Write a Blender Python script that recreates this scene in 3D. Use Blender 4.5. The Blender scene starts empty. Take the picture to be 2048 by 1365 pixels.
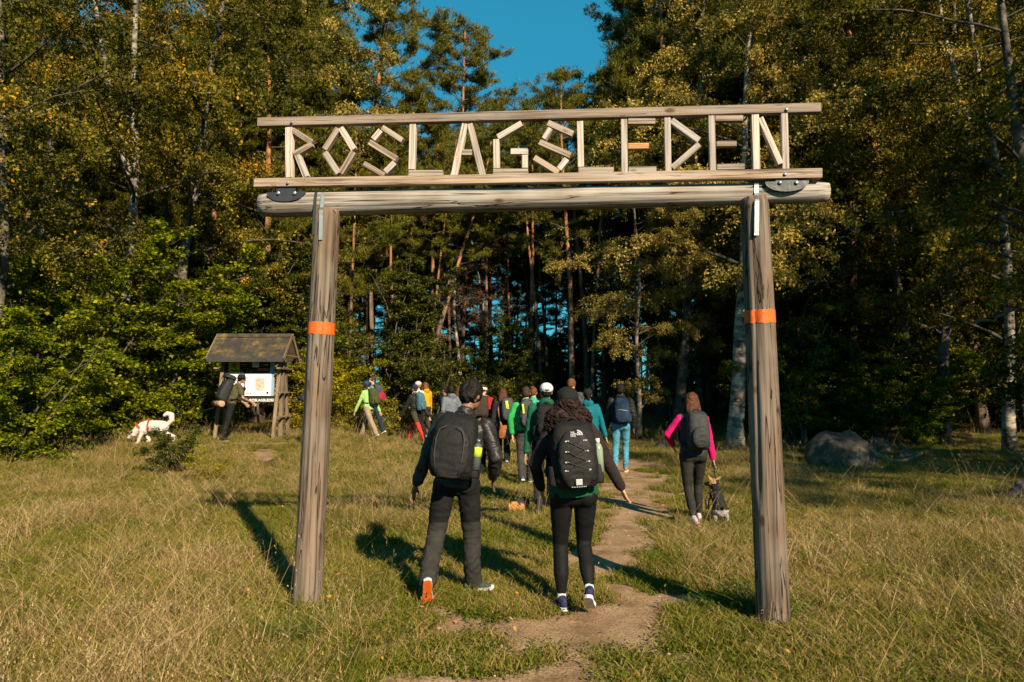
import bpy, bmesh, math, random
import numpy as np
from mathutils import Vector, Matrix, noise, Euler
R = math.radians
random.seed(7); rng = np.random.default_rng(7)
C = bpy.context.scene.collection
S = bpy.context.scene

# ---------------------------------------------------------------- camera, sky, sun, exposure
CAMZ, TILT, FPX = 1.69, R(4.06), 1365.0
cam = bpy.data.objects.new('camera', bpy.data.cameras.new('camera'))
C.objects.link(cam); S.camera = cam
cam.location = (0, 0, CAMZ); cam.rotation_euler = (R(90) + TILT, 0, 0)
cam.data.sensor_width = 36; cam.data.lens = 24; cam.data.clip_end = 2000; cam.data.clip_start = 0.05
cam.data.dof.use_dof = True; cam.data.dof.focus_distance = 6.3; cam.data.dof.aperture_fstop = 4.5

SUN_EL, SUN_AZ = R(31), R(152)          # azimuth clockwise from +Y: behind the camera, to the right
w = bpy.data.worlds.new('World'); S.world = w; w.use_nodes = True
nt = w.node_tree; nt.nodes.clear()
sky = nt.nodes.new('ShaderNodeTexSky'); sky.sky_type = 'NISHITA'; sky.sun_disc = False
sky.sun_elevation = SUN_EL; sky.sun_rotation = SUN_AZ; sky.air_density = 1.0; sky.dust_density = 0.2; sky.ozone_density = 2.0
tint = nt.nodes.new('ShaderNodeMix'); tint.data_type = 'RGBA'; tint.blend_type = 'MULTIPLY'; tint.inputs[0].default_value = 1.0
tint.inputs[7].default_value = (0.25, 0.95, 1.0, 1)
bg = nt.nodes.new('ShaderNodeBackground'); bg.inputs[1].default_value = 0.055
wo = nt.nodes.new('ShaderNodeOutputWorld')
flat = nt.nodes.new('ShaderNodeMix'); flat.data_type = 'RGBA'; flat.inputs[0].default_value = 0.55; flat.inputs[7].default_value = (0.22, 3.15, 4.95, 1)
nt.links.new(sky.outputs[0], tint.inputs[6]); nt.links.new(tint.outputs[2], flat.inputs[6]); nt.links.new(flat.outputs[2], bg.inputs[0]); nt.links.new(bg.outputs[0], wo.inputs[0])
sd = bpy.data.lights.new('sun', 'SUN'); sd.energy = 5.0; sd.angle = R(0.6); sd.color = (1.0, 0.84, 0.60)
sun = bpy.data.objects.new('sun', sd); C.objects.link(sun)
SDIR = Vector((math.sin(SUN_AZ)*math.cos(SUN_EL), math.cos(SUN_AZ)*math.cos(SUN_EL), math.sin(SUN_EL)))
sun.rotation_euler = SDIR.to_track_quat('Z', 'Y').to_euler(); sun.location = (6, -10, 12)
S.view_settings.view_transform = 'Standard'; S.view_settings.look = 'None'
S.view_settings.exposure = 1.08; S.view_settings.gamma = 1; S.view_settings.use_curve_mapping = False
S.render.engine = 'CYCLES'
S.cycles.max_bounces = 6; S.cycles.diffuse_bounces = 3; S.cycles.glossy_bounces = 2; S.cycles.transmission_bounces = 4
S.cycles.transparent_max_bounces = 4; S.cycles.caustics_reflective = False; S.cycles.caustics_refractive = False
S.cycles.use_denoising = True

# ---------------------------------------------------------------- helpers
def ray(px, py):
    dx = (px - 1024)/FPX; dy = (682.5 - py)/FPX
    return Vector((dx, math.cos(TILT) - dy*math.sin(TILT), math.sin(TILT) + dy*math.cos(TILT)))
def pt(px, py, Y):
    """the point of the world at distance Y that the photograph shows at (px, py)"""
    d = ray(px, py); return Vector((0, 0, CAMZ)) + d*(Y/d.y)
def gx(px, Y):
    """x at the horizon for a column of the photograph at distance Y"""
    return (px - 1024)/FPX*Y/math.cos(TILT)*math.cos(TILT)
def sstep(v, a, b):
    t = np.clip((v - a)/(b - a), 0, 1); return t*t*(3 - 2*t)
def Hn(x, y):
    """height of the ground"""
    x = np.asarray(x, float); y = np.asarray(y, float)
    left = sstep(-x, 0.5, 6.0)
    z = 0.30*left*sstep(y, 10, 19)
    z = z + 1.1*sstep(y, 19, 50)*(0.55 + 0.45*sstep(x, -6, 4))
    z = z + 0.07*sstep(x, 1.0, 2.2)*sstep(-y, -7.5, -4)
    near = 1 - sstep(y, 40, 90)
    z = z + near*(0.022*np.sin(x*1.7 + 0.6*y) * np.sin(y*1.3 - 0.4*x + 1) + 0.012*np.sin(x*4.3 + 1.9) * np.sin(y*3.9 + 0.7))
    return z
def H(x, y): return float(Hn(x, y))
def ground_hit(px, py):
    d = ray(px, py); p = Vector((0, 0, CAMZ)); t = 0.5
    while t < 120:
        q = p + d*t
        if q.z < H(q.x, q.y): return q
        t += 0.01 if t < 12 else 0.05
    return q

def np_mesh(name, V, F, mats=(), smooth=False, mi=None, rnd=None):
    """fast mesh from arrays; F: (n,3) or (n,4) int array, or a list of index tuples"""
    me = bpy.data.meshes.new(name)
    V = np.asarray(V, np.float32).reshape(-1, 3)
    if isinstance(F, np.ndarray):
        n, k = F.shape; loops = F.ravel(); starts = np.arange(n)*k; tot = np.full(n, k)
    else:
        n = len(F); tot = np.array([len(f) for f in F]); loops = np.array([i for f in F for i in f]); starts = np.concatenate([[0], np.cumsum(tot)[:-1]])
    me.vertices.add(len(V)); me.vertices.foreach_set('co', V.ravel())
    me.loops.add(len(loops)); me.loops.foreach_set('vertex_index', loops.astype(np.int32))
    me.polygons.add(n); me.polygons.foreach_set('loop_start', starts.astype(np.int32))
    try: me.polygons.foreach_set('loop_total', tot.astype(np.int32))
    except Exception: pass
    for m in mats: me.materials.append(m)
    if mi is not None: me.polygons.foreach_set('material_index', np.asarray(mi, np.int32))
    me.polygons.foreach_set('use_smooth', np.full(n, bool(smooth)))
    if rnd is not None:
        a = me.attributes.new('rnd', 'FLOAT', 'FACE'); a.data.foreach_set('value', np.asarray(rnd, np.float32))
    me.update(calc_edges=True); me.validate()
    return me

class MB:
    """collects shapes into one mesh"""
    def __init__(s): s.V = []; s.F = []; s.M = []
    def add(s, V, F, m=0):
        o = len(s.V); s.V += [tuple(v) for v in V]; s.F += [tuple(i + o for i in f) for f in F]; s.M += [m]*len(F); return s
    def box(s, c, h, rot=None, m=0, bev=0.0):
        hx, hy, hz = h; c = Vector(c)
        if bev <= 0:
            V = [(sx*hx, sy*hy, sz*hz) for sz in (-1, 1) for sy in (-1, 1) for sx in (-1, 1)]
            F = [(0, 2, 3, 1), (4, 5, 7, 6), (0, 1, 5, 4), (2, 6, 7, 3), (0, 4, 6, 2), (1, 3, 7, 5)]
        else:
            bm = bmesh.new(); bmesh.ops.create_cube(bm, size=2)
            for v in bm.verts: v.co = Vector((v.co.x*hx, v.co.y*hy, v.co.z*hz))
            bmesh.ops.bevel(bm, geom=bm.edges[:], offset=bev, segments=2, profile=0.5, affect='EDGES')
            V = [v.co.copy() for v in bm.verts]; F = [tuple(v.index for v in f.verts) for f in bm.faces]; bm.free()
        M = rot if rot is not None else Matrix.Identity(3)
        return s.add([M @ Vector(v) + c for v in V], F, m)
    def tube(s, P, rad, n=8, m=0, cap=True):
        V, F = tube(P, rad, n, cap); return s.add(V, F, m)
    def ball(s, c, r, n=8, k=6, m=0, rot=None):
        V, F = ball(c, r, n, k, rot); return s.add(V, F, m)
    def mesh(s, name, mats, smooth=False):
        if not isinstance(mats, (list, tuple)): mats = [mats]
        return np_mesh(name, np.array(s.V), s.F, mats, smooth, s.M)

def tube(P, rad, n=8, cap=True, side=None):
    """tapered tube; rad: per-point r or (a, b): a along 'side', b across it"""
    P = [Vector(p) for p in P]; V = []; F = []
    if not hasattr(rad, '__len__'): rad = [rad]*len(P)
    ref = Vector(side) if side is not None else None
    for i, p in enumerate(P):
        t = (P[min(i+1, len(P)-1)] - P[max(i-1, 0)])
        t = t.normalized() if t.length > 1e-9 else Vector((0, 0, 1))
        if ref is None: ref = Vector((1, 0, 0)) if abs(t.x) < 0.8 else Vector((0, 1, 0))
        u = ref - t*ref.dot(t)
        if u.length < 1e-4: u = Vector((0, 1, 0)) - t*t.y
        u.normalize(); v = t.cross(u)
        if side is None: ref = u
        r = rad[i]; a, b = (r, r) if not hasattr(r, '__len__') else r
        for k in range(n):
            an = 2*math.pi*k/n; V.append(p + u*(a*math.cos(an)) + v*(b*math.sin(an)))
    for i in range(len(P)-1):
        for k in range(n):
            F.append((i*n+k, i*n+(k+1) % n, (i+1)*n+(k+1) % n, (i+1)*n+k))
    if cap:
        F.append(tuple(reversed(range(n)))); F.append(tuple(range((len(P)-1)*n, len(P)*n)))
    return V, F
def ctube(P, rad, n=10, side=None):
    """tube with rounded ends, for the figures"""
    P = [Vector(p) for p in P]
    rr = [r if hasattr(r, '__len__') else (r, r) for r in rad]
    d0 = (P[0]-P[1]).normalized(); d1 = (P[-1]-P[-2]).normalized(); r0, r1 = min(rr[0]), min(rr[-1])
    Q = [P[0]+d0*r0, P[0]+d0*r0*0.7] + P + [P[-1]+d1*r1*0.7, P[-1]+d1*r1]
    f = lambda r, k: (r[0]*k, r[1]*k)
    return tube(Q, [f(rr[0], 0.15), f(rr[0], 0.72)] + rr + [f(rr[-1], 0.72), f(rr[-1], 0.15)], n, True, side)
def ball(c, r, n=12, k=8, rot=None):
    c = Vector(c); rx, ry, rz = r if hasattr(r, '__len__') else (r, r, r); V = []; F = []
    M = rot if rot is not None else Matrix.Identity(3)
    V.append(c + M @ Vector((0, 0, -rz)))
    for j in range(1, k):
        ph = -math.pi/2 + math.pi*j/k
        for i in range(n):
            a = 2*math.pi*i/n
            V.append(c + M @ Vector((rx*math.cos(ph)*math.cos(a), ry*math.cos(ph)*math.sin(a), rz*math.sin(ph))))
    V.append(c + M @ Vector((0, 0, rz))); top = len(V)-1
    for i in range(n): F.append((0, 1+(i+1) % n, 1+i)); F.append((top, 1+(k-2)*n+i, 1+(k-2)*n+(i+1) % n))
    for j in range(k-2):
        for i in range(n):
            a = 1+j*n+i; b = 1+j*n+(i+1) % n; F.append((a, b, b+n, a+n))
    return V, F

def link(name, me, parent=None, loc=None, mat4=None, label=None):
    o = bpy.data.objects.new(name, me); C.objects.link(o)
    if parent is not None:
        o.parent = parent
    if loc is not None: o.location = loc
    if mat4 is not None: o.matrix_local = mat4
    if label: o['label'] = label
    return o
def thing(name, label, cat, loc=(0, 0, 0), rz=0, group=None):
    o = bpy.data.objects.new(name, None); C.objects.link(o); o.empty_display_size = 0.2
    o.location = loc; o.rotation_euler = (0, 0, rz); o['label'] = label; o['category'] = cat
    if group: o['group'] = group
    return o
def tag(o, label=None, cat=None, group=None, kind=None):
    if label: o['label'] = label
    if cat: o['category'] = cat
    if group: o['group'] = group
    if kind: o['kind'] = kind
    return o

# ---------------------------------------------------------------- materials
def nodes(name):
    m = bpy.data.materials.new(name); m.use_nodes = True; t = m.node_tree; t.nodes.clear()
    out = t.nodes.new('ShaderNodeOutputMaterial'); return m, t, out
def N(t, kind, **kw):
    n = t.nodes.new(kind)
    for k, v in kw.items():
        if k.startswith('i_'):
            key = k[2:]; key = int(key) if key.isdigit() else key.replace('_', ' ')
            n.inputs[key].default_value = v
        else: setattr(n, k, v)
    return n
def ramp(t, stops, interp='LINEAR'):
    r = t.nodes.new('ShaderNodeValToRGB'); r.color_ramp.interpolation = interp
    e = r.color_ramp.elements
    while len(e) < len(stops): e.new(0.5)
    for k, (p, c) in enumerate(stops):
        e[k].position = p; e[k].color = (*c, 1) if len(c) == 3 else c
    return r
def mapping(t, src, scale=(1, 1, 1), obj_random=False):
    m = t.nodes.new('ShaderNodeMapping'); m.inputs['Scale'].default_value = scale
    t.links.new(src, m.inputs['Vector'])
    if obj_random:
        oi = t.nodes.new('ShaderNodeObjectInfo'); mu = t.nodes.new('ShaderNodeMath'); mu.operation = 'MULTIPLY'; mu.inputs[1].default_value = 37.0
        t.links.new(oi.outputs['Random'], mu.inputs[0]); t.links.new(mu.outputs[0], m.inputs['Location'])
    return m
MC = {}
def cloth(name, col, rough=0.85, var=0.25, scale=30, bump=0.25, spec=0.12, metallic=0.0, wrinkle=8.0):
    if name in MC: return MC[name]
    m, t, out = nodes(name); L = t.links.new
    tc = N(t, 'ShaderNodeTexCoord'); n1 = N(t, 'ShaderNodeTexNoise', i_Scale=scale, i_Detail=6.0); n2 = N(t, 'ShaderNodeTexNoise', i_Scale=wrinkle, i_Detail=4.0, i_Distortion=1.2)
    L(tc.outputs['Object'], n1.inputs['Vector']); L(tc.outputs['Object'], n2.inputs['Vector'])
    c = Vector(col[:3])*0.66; r = ramp(t, [(0.3, tuple(c*(1-var))), (0.7, tuple(min(1, v) for v in c*(1+var)))])
    L(n2.outputs[0], r.inputs[0])
    b = N(t, 'ShaderNodeBsdfPrincipled', i_Roughness=rough, i_Metallic=metallic); b.inputs['Specular IOR Level'].default_value = spec
    L(r.outputs[0], b.inputs['Base Color'])
    ad = N(t, 'ShaderNodeMath', operation='MULTIPLY_ADD'); ad.inputs[1].default_value = 0.25
    L(n1.outputs[0], ad.inputs[0]); L(n2.outputs[0], ad.inputs[2])
    bp = N(t, 'ShaderNodeBump', i_Strength=bump, i_Distance=0.02); L(ad.outputs[0], bp.inputs['Height']); L(bp.outputs[0], b.inputs['Normal'])
    L(b.outputs[0], out.inputs[0]); MC[name] = m; return m

def wood(name, dark, light, axis='X', grey=(0.30, 0.27, 0.24), crack=0.5, scale=1.0, knots=True):
    m, t, out = nodes(name); L = t.links.new
    tc = N(t, 'ShaderNodeTexCoord')
    sc = {'X': (0.8, 13, 13), 'Z': (10, 10, 0.8)}[axis]; sc = tuple(v*scale for v in sc)
    sf = (sc[0]*1.6, sc[1]*4.5, sc[2]*4.5) if axis == 'X' else (sc[0]*4.5, sc[1]*4.5, sc[2]*1.6)
    mp = mapping(t, tc.outputs['Object'], sc, True); mf = mapping(t, tc.outputs['Object'], sf, True)
    a = N(t, 'ShaderNodeTexNoise', i_Scale=1.0, i_Detail=7.0, i_Distortion=0.7); f = N(t, 'ShaderNodeTexNoise', i_Scale=1.0, i_Detail=4.0)
    L(mp.outputs[0], a.inputs['Vector']); L(mf.outputs[0], f.inputs['Vector'])
    r = ramp(t, [(0.25, dark), (0.5, tuple((np.array(dark)+np.array(light))/2)), (0.72, light)]); L(a.outputs[0], r.inputs[0])
    big = N(t, 'ShaderNodeTexNoise', i_Scale=2.2, i_Detail=3.0); L(mapping(t, tc.outputs['Object'], (1, 1, 1), True).outputs[0], big.inputs['Vector'])
    mx = N(t, 'ShaderNodeMix', data_type='RGBA'); br = ramp(t, [(0.38, (0, 0, 0)), (0.62, (1, 1, 1))]); L(big.outputs[0], br.inputs[0])
    L(br.outputs[0], mx.inputs[0]); L(r.outputs[0], mx.inputs[6]); mx.inputs[7].default_value = (*grey, 1)
    mm = N(t, 'ShaderNodeMix', data_type='RGBA', blend_type='MULTIPLY'); mm.inputs[0].default_value = 0.75
    fr = ramp(t, [(0.33, (0.20, 0.17, 0.15)), (0.44, (0.72, 0.70, 0.68)), (0.52, (1, 1, 1)), (0.68, (1.2, 1.18, 1.15))]); L(f.outputs[0], fr.inputs[0])
    L(mx.outputs[2], mm.inputs[6]); L(fr.outputs[0], mm.inputs[7])
    last = mm.outputs[2]
    # long thin drying cracks
    cn = N(t, 'ShaderNodeTexNoise', i_Scale=1.0, i_Detail=4.0, i_Distortion=0.5); L(mapping(t, tc.outputs['Object'], tuple(v*(1.3 if v > 5 else 0.8) for v in sc), True).outputs[0], cn.inputs['Vector'])
    cr = ramp(t, [(0.484, (1, 1, 1)), (0.492, (0.20, 0.16, 0.13)), (0.498, (0.20, 0.16, 0.13)), (0.506, (1, 1, 1))]); L(cn.outputs[0], cr.inputs[0])
    mk = N(t, 'ShaderNodeMix', data_type='RGBA', blend_type='MULTIPLY'); mk.inputs[0].default_value = min(1, crack*1.1); L(last, mk.inputs[6]); L(cr.outputs[0], mk.inputs[7]); last = mk.outputs[2]
    # per-piece tone
    oi = N(t, 'ShaderNodeObjectInfo'); tr = ramp(t, [(0, (0.78, 0.76, 0.75)), (0.5, (1, 0.97, 0.94)), (1, (1.18, 1.1, 1.02))]); L(oi.outputs['Random'], tr.inputs[0])
    m2 = N(t, 'ShaderNodeMix', data_type='RGBA', blend_type='MULTIPLY'); m2.inputs[0].default_value = 1; L(last, m2.inputs[6]); L(tr.outputs[0], m2.inputs[7]); last = m2.outputs[2]
    if knots:
        vo = N(t, 'ShaderNodeTexVoronoi', i_Scale=2.6); L(mapping(t, tc.outputs['Object'], {'X': (1, 2.2, 2.2), 'Z': (2.2, 2.2, 1)}[axis], True).outputs[0], vo.inputs['Vector'])
        kr = ramp(t, [(0.05, (0.25, 0.15, 0.09)), (0.10, (0.55, 0.42, 0.32)), (0.13, (1, 1, 1))]); L(vo.outputs['Distance'], kr.inputs[0])
        m3 = N(t, 'ShaderNodeMix', data_type='RGBA', blend_type='MULTIPLY'); m3.inputs[0].default_value = 0.85; L(last, m3.inputs[6]); L(kr.outputs[0], m3.inputs[7]); last = m3.outputs[2]
    b = N(t, 'ShaderNodeBsdfPrincipled', i_Roughness=0.85); b.inputs['Specular IOR Level'].default_value = 0.2
    L(last, b.inputs['Base Color'])
    bp0 = N(t, 'ShaderNodeBump', i_Strength=crack, i_Distance=0.012); L(cr.outputs[0], bp0.inputs['Height'])
    bp = N(t, 'ShaderNodeBump', i_Strength=crack, i_Distance=0.006); L(f.outputs[0], bp.inputs['Height']); L(bp0.outputs[0], bp.inputs['Normal'])
    bp2 = N(t, 'ShaderNodeBump', i_Strength=crack*0.6, i_Distance=0.01); L(a.outputs[0], bp2.inputs['Height']); L(bp.outputs[0], bp2.inputs['Normal'])
    L(bp2.outputs[0], b.inputs['Normal']); L(b.outputs[0], out.inputs[0]); return m

def leafmat(name, stops, trans=0.35, tint_amt=0.25, rough=0.6):
    """stops: leaf colours over the per-leaf random value"""
    m, t, out = nodes(name); L = t.links.new
    at = N(t, 'ShaderNodeAttribute', attribute_name='rnd'); r = ramp(t, stops); L(at.outputs['Fac'], r.inputs[0])
    oi = N(t, 'ShaderNodeObjectInfo'); tr = ramp(t, [(0, (0.75, 0.85, 0.8)), (1, (1.25, 1.12, 1.0))]); L(oi.outputs['Random'], tr.inputs[0])
    mu = N(t, 'ShaderNodeMix', data_type='RGBA', blend_type='MULTIPLY'); mu.inputs[0].default_value = tint_amt*2; L(r.outputs[0], mu.inputs[6]); L(tr.outputs[0], mu.inputs[7])
    d = N(t, 'ShaderNodeBsdfPrincipled', i_Roughness=rough); d.inputs['Specular IOR Level'].default_value = 0.12; L(mu.outputs[2], d.inputs['Base Color'])
    tl = N(t, 'ShaderNodeBsdfTranslucent'); hs = N(t, 'ShaderNodeHueSaturation', i_Value=1.3, i_Saturation=1.1); L(mu.outputs[2], hs.inputs['Color']); L(hs.outputs[0], tl.inputs[0])
    ms = N(t, 'ShaderNodeMixShader'); ms.inputs[0].default_value = trans; L(d.outputs[0], ms.inputs[1]); L(tl.outputs[0], ms.inputs[2]); L(ms.outputs[0], out.inputs[0])
    return m
# ---------------------------------------------------------------- ground and path
PATHPX = [(1105, 1420, 1.3), (1115, 1365, 1.15), (1160, 1270, 0.75), (1215, 1180, 0.50), (1245, 1100, 0.42), (1262, 1030, 0.55), (1262, 970, 0.70), (1240, 930, 0.75), (1200, 900, 0.7), (1130, 880, 0.6)]
PATH = [(*ground_hit(a, b).xy, wd) for a, b, wd in PATHPX]
SIDE = [(*ground_hit(a, b).xy, wd) for a, b, wd in [(430, 893, 0.5), (520, 890, 0.55), (580, 892, 0.4)]] + []
SIDE2 = [(*ground_hit(a, b).xy, wd) for a, b, wd in [(515, 900, 0.25), (535, 925, 0.28), (560, 945, 0.2)]]
SIDE3 = [(*ground_hit(a, b).xy, wd) for a, b, wd in [(640, 1330, 0.18), (800, 1290, 0.10), (960, 1240, 0.12)]]
def seg_mask(x, y, pts):
    best = np.full(np.shape(x), -9.0)
    for (x0, y0, w0), (x1, y1, w1) in zip(pts[:-1], pts[1:]):
        dx, dy = x1-x0, y1-y0; t = np.clip(((x-x0)*dx + (y-y0)*dy)/(dx*dx+dy*dy), 0, 1)
        d = np.hypot(x-(x0+t*dx), y-(y0+t*dy)); best = np.maximum(best, 1 - d/(w0+(w1-w0)*t))
    return best
def vnoise(x, y, s, seed=0):
    """value noise on a lattice, vectorised"""
    g = np.random.default_rng(seed).random((256, 256)); X = np.asarray(x)*s; Y = np.asarray(y)*s
    i = np.floor(X).astype(int); j = np.floor(Y).astype(int); u = X-i; v = Y-j; u = u*u*(3-2*u); v = v*v*(3-2*v)
    a = g[i % 256, j % 256]; b = g[(i+1) % 256, j % 256]; c = g[i % 256, (j+1) % 256]; d = g[(i+1) % 256, (j+1) % 256]
    return (a*(1-u)+b*u)*(1-v) + (c*(1-u)+d*u)*v
def pathmask(x, y):
    m = np.maximum(seg_mask(x, y, PATH), seg_mask(x, y, SIDE))
    m = np.maximum(m, seg_mask(x, y, SIDE2)); m = np.maximum(m, seg_mask(x, y, SIDE3))
    n = vnoise(x, y, 1.6, 1)*0.55 + vnoise(x, y, 4.5, 2)*0.3 + vnoise(x, y, 12, 3)*0.15
    return m*0.80 + (n-0.5)*2.6 - 0.05      # bare earth where > 0.18
def grid(xs, ys, zoff=0.0):
    X, Y = np.meshgrid(xs, ys); Z = Hn(X, Y) + zoff
    V = np.stack([X, Y, Z], -1).reshape(-1, 3); nx, ny = len(xs), len(ys)
    i = np.arange(nx-1)[None, :] + (np.arange(ny-1)*nx)[:, None]; i = i.ravel()
    return V, np.stack([i, i+1, i+1+nx, i+nx], -1)
gm, t, out = nodes('earth_and_turf'); L = t.links.new
ge = N(t, 'ShaderNodeNewGeometry'); n1 = N(t, 'ShaderNodeTexNoise', i_Scale=0.8, i_Detail=8.0); n2 = N(t, 'ShaderNodeTexNoise', i_Scale=16.0, i_Detail=8.0)
L(ge.outputs['Position'], n1.inputs['Vector']); L(ge.outputs['Position'], n2.inputs['Vector'])
r1 = ramp(t, [(0.35, (0.035, 0.036, 0.010)), (0.55, (0.070, 0.053, 0.022)), (0.72, (0.11, 0.078, 0.040))]); L(n1.outputs[0], r1.inputs[0])
r2 = ramp(t, [(0.35, (0.45, 0.42, 0.4)), (0.65, (1.15, 1.1, 1.05))]); L(n2.outputs[0], r2.inputs[0])
mu = N(t, 'ShaderNodeMix', data_type='RGBA', blend_type='MULTIPLY'); mu.inputs[0].default_value = 1; L(r1.outputs[0], mu.inputs[6]); L(r2.outputs[0], mu.inputs[7])
b = N(t, 'ShaderNodeBsdfPrincipled', i_Roughness=0.95); b.inputs['Specular IOR Level'].default_value = 0.1; L(mu.outputs[2], b.inputs['Base Color'])
bp = N(t, 'ShaderNodeBump', i_Strength=0.9, i_Distance=0.03); L(n2.outputs[0], bp.inputs['Height']); L(bp.outputs[0], b.inputs['Normal']); L(b.outputs[0], out.inputs[0])
xs = np.unique(np.concatenate([np.linspace(-400, -30, 12), np.linspace(-30, -8, 40), np.linspace(-8, 8, 110), np.linspace(8, 30, 40), np.linspace(30, 400, 12)]))
ys = np.unique(np.concatenate([np.linspace(-60, 0, 12), np.linspace(0, 12, 120), np.linspace(12, 60, 90), np.linspace(60, 700, 20)]))
V, F = grid(xs, ys)
g = link('ground', np_mesh('ground', V, F, [gm], True)); tag(g, 'uneven meadow ground rising gently towards the forest', kind='structure')

pm, t, out = nodes('path_earth'); L = t.links.new
ge = N(t, 'ShaderNodeNewGeometry'); n1 = N(t, 'ShaderNodeTexNoise', i_Scale=3.0, i_Detail=10.0, i_Roughness=0.65); n2 = N(t, 'ShaderNodeTexNoise', i_Scale=60.0, i_Detail=5.0); vo = N(t, 'ShaderNodeTexVoronoi', i_Scale=38.0)
for n in (n1, n2, vo): L(ge.outputs['Position'], n.inputs['Vector'])
r1 = ramp(t, [(0.3, (0.135, 0.080, 0.045)), (0.5, (0.26, 0.165, 0.095)), (0.7, (0.36, 0.245, 0.155))]); L(n1.outputs[0], r1.inputs[0])
r2 = ramp(t, [(0.35, (0.62, 0.6, 0.58)), (0.6, (1.1, 1.08, 1.05))]); L(n2.outputs[0], r2.inputs[0])
mu = N(t, 'ShaderNodeMix', data_type='RGBA', blend_type='MULTIPLY'); mu.inputs[0].default_value = 1; L(r1.outputs[0], mu.inputs[6]); L(r2.outputs[0], mu.inputs[7])
b = N(t, 'ShaderNodeBsdfPrincipled', i_Roughness=0.95); b.inputs['Specular IOR Level'].default_value = 0.1; L(mu.outputs[2], b.inputs['Base Color'])
bp = N(t, 'ShaderNodeBump', i_Strength=0.7, i_Distance=0.012); L(n2.outputs[0], bp.inputs['Height'])
bp2 = N(t, 'ShaderNodeBump', i_Strength=0.5, i_Distance=0.03); L(n1.outputs[0], bp2.inputs['Height']); L(bp.outputs[0], bp2.inputs['Normal']); L(bp2.outputs[0], b.inputs['Normal']); L(b.outputs[0], out.inputs[0])
def path_sheet(x0, x1, y0, y1, step, name):
    xs = np.arange(x0, x1, step); ys = np.arange(y0, y1, step*1.3)
    V, F = grid(xs, ys); m = pathmask(V[:, 0], V[:, 1])
    V[:, 2] += np.clip((m-0.18)*0.06, -0.03, 0.012)
    keep = (m[F] > 0.02).any(1); F = F[keep]
    used = np.unique(F); ix = np.full(len(V), -1); ix[used] = np.arange(len(used))
    return link(name, np_mesh(name, V[used], ix[F], [pm], True))
o = path_sheet(-2.5, 6.0, 2.6, 19.0, 0.045, 'path'); tag(o, 'trodden dirt footpath running under the gate into the forest', kind='structure')
o = path_sheet(-8.6, -5.2, 10.5, 18.5, 0.07, 'path'); tag(o, 'bare earth strip in front of the information board', kind='structure')

# ---------------------------------------------------------------- grass (stuff), scattered with geometry nodes
def blade_mesh(name, n, rad, hmin, hmax, wd, bend, mat, seg=3, heads=0.0, seed=0, lean=0.35):
    r = np.random.default_rng(seed); V = []; F = []; Q = []
    for k in range(n):
        a = r.random()*6.283; d = rad*math.sqrt(r.random()); x, y = d*math.cos(a), d*math.sin(a)
        h = hmin + (hmax-hmin)*r.random()**1.5; az = r.random()*6.283; ln = lean*r.random(); bd = bend*(0.4+r.random())
        w0 = wd*(0.7+0.6*r.random()); fa = r.random()*3.14; fx, fy = math.cos(fa), math.sin(fa); rv = r.random(); b0 = len(V)
        for s in range(seg+1):
            u = s/seg; out_ = (ln*u + bd*u*u)*h; z = h*u*(1-0.25*bd*u); ww = w0*(1-u**1.6)*0.5 + 0.0004
            cx, cy = x+math.cos(az)*out_, y+math.sin(az)*out_
            V += [(cx-fx*ww, cy-fy*ww, z), (cx+fx*ww, cy+fy*ww, z)]
        for s in range(seg):
            i = b0+2*s; F.append((i, i+1, i+3, i+2)); Q.append(rv)
        if r.random() < heads:
            for q in range(9):
                c = Vector((cx, cy, z)) + Vector((r.normal(0, .008), r.normal(0, .008), -q*0.011)); i = len(V); e = Vector((r.normal(), r.normal(), abs(r.normal())+.5)).normalized()*0.014
                sdv = e.cross(Vector((0, 0, 1)));  sdv = sdv.normalized()*0.003 if sdv.length > 1e-6 else Vector((0.003, 0, 0))
                V += [tuple(c-sdv), tuple(c+sdv), tuple(c+e+sdv*0.3), tuple(c+e-sdv*0.3)]; F.append((i, i+1, i+2, i+3)); Q.append(rv)
    return np_mesh(name, np.array(V), F, [mat], False, None, Q)
def leaf_patch_mesh(name, n, rad, size, mat, seed=0, z0=0.01, z1=0.05):
    r = np.random.default_rng(seed); V = []; F = []; Q = []
    for k in range(n):
        a = r.random()*6.283; d = rad*math.sqrt(r.random()); c = Vector((d*math.cos(a), d*math.sin(a), z0+(z1-z0)*r.random())); b = r.random()*6.283; s = size*(0.6+0.8*r.random())
        u = Vector((math.cos(b), math.sin(b), r.normal(0, .35)))*s; v = Vector((-math.sin(b), math.cos(b), r.normal(0, .35)))*s*0.55; i = len(V)
        V += [tuple(c-u), tuple(c+v+u*0.1), tuple(c+u), tuple(c-v+u*0.1)]; F.append((i, i+1, i+2, i+3)); Q.append(r.random())
    return np_mesh(name, np.array(V), F, [mat], False, None, Q)
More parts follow.
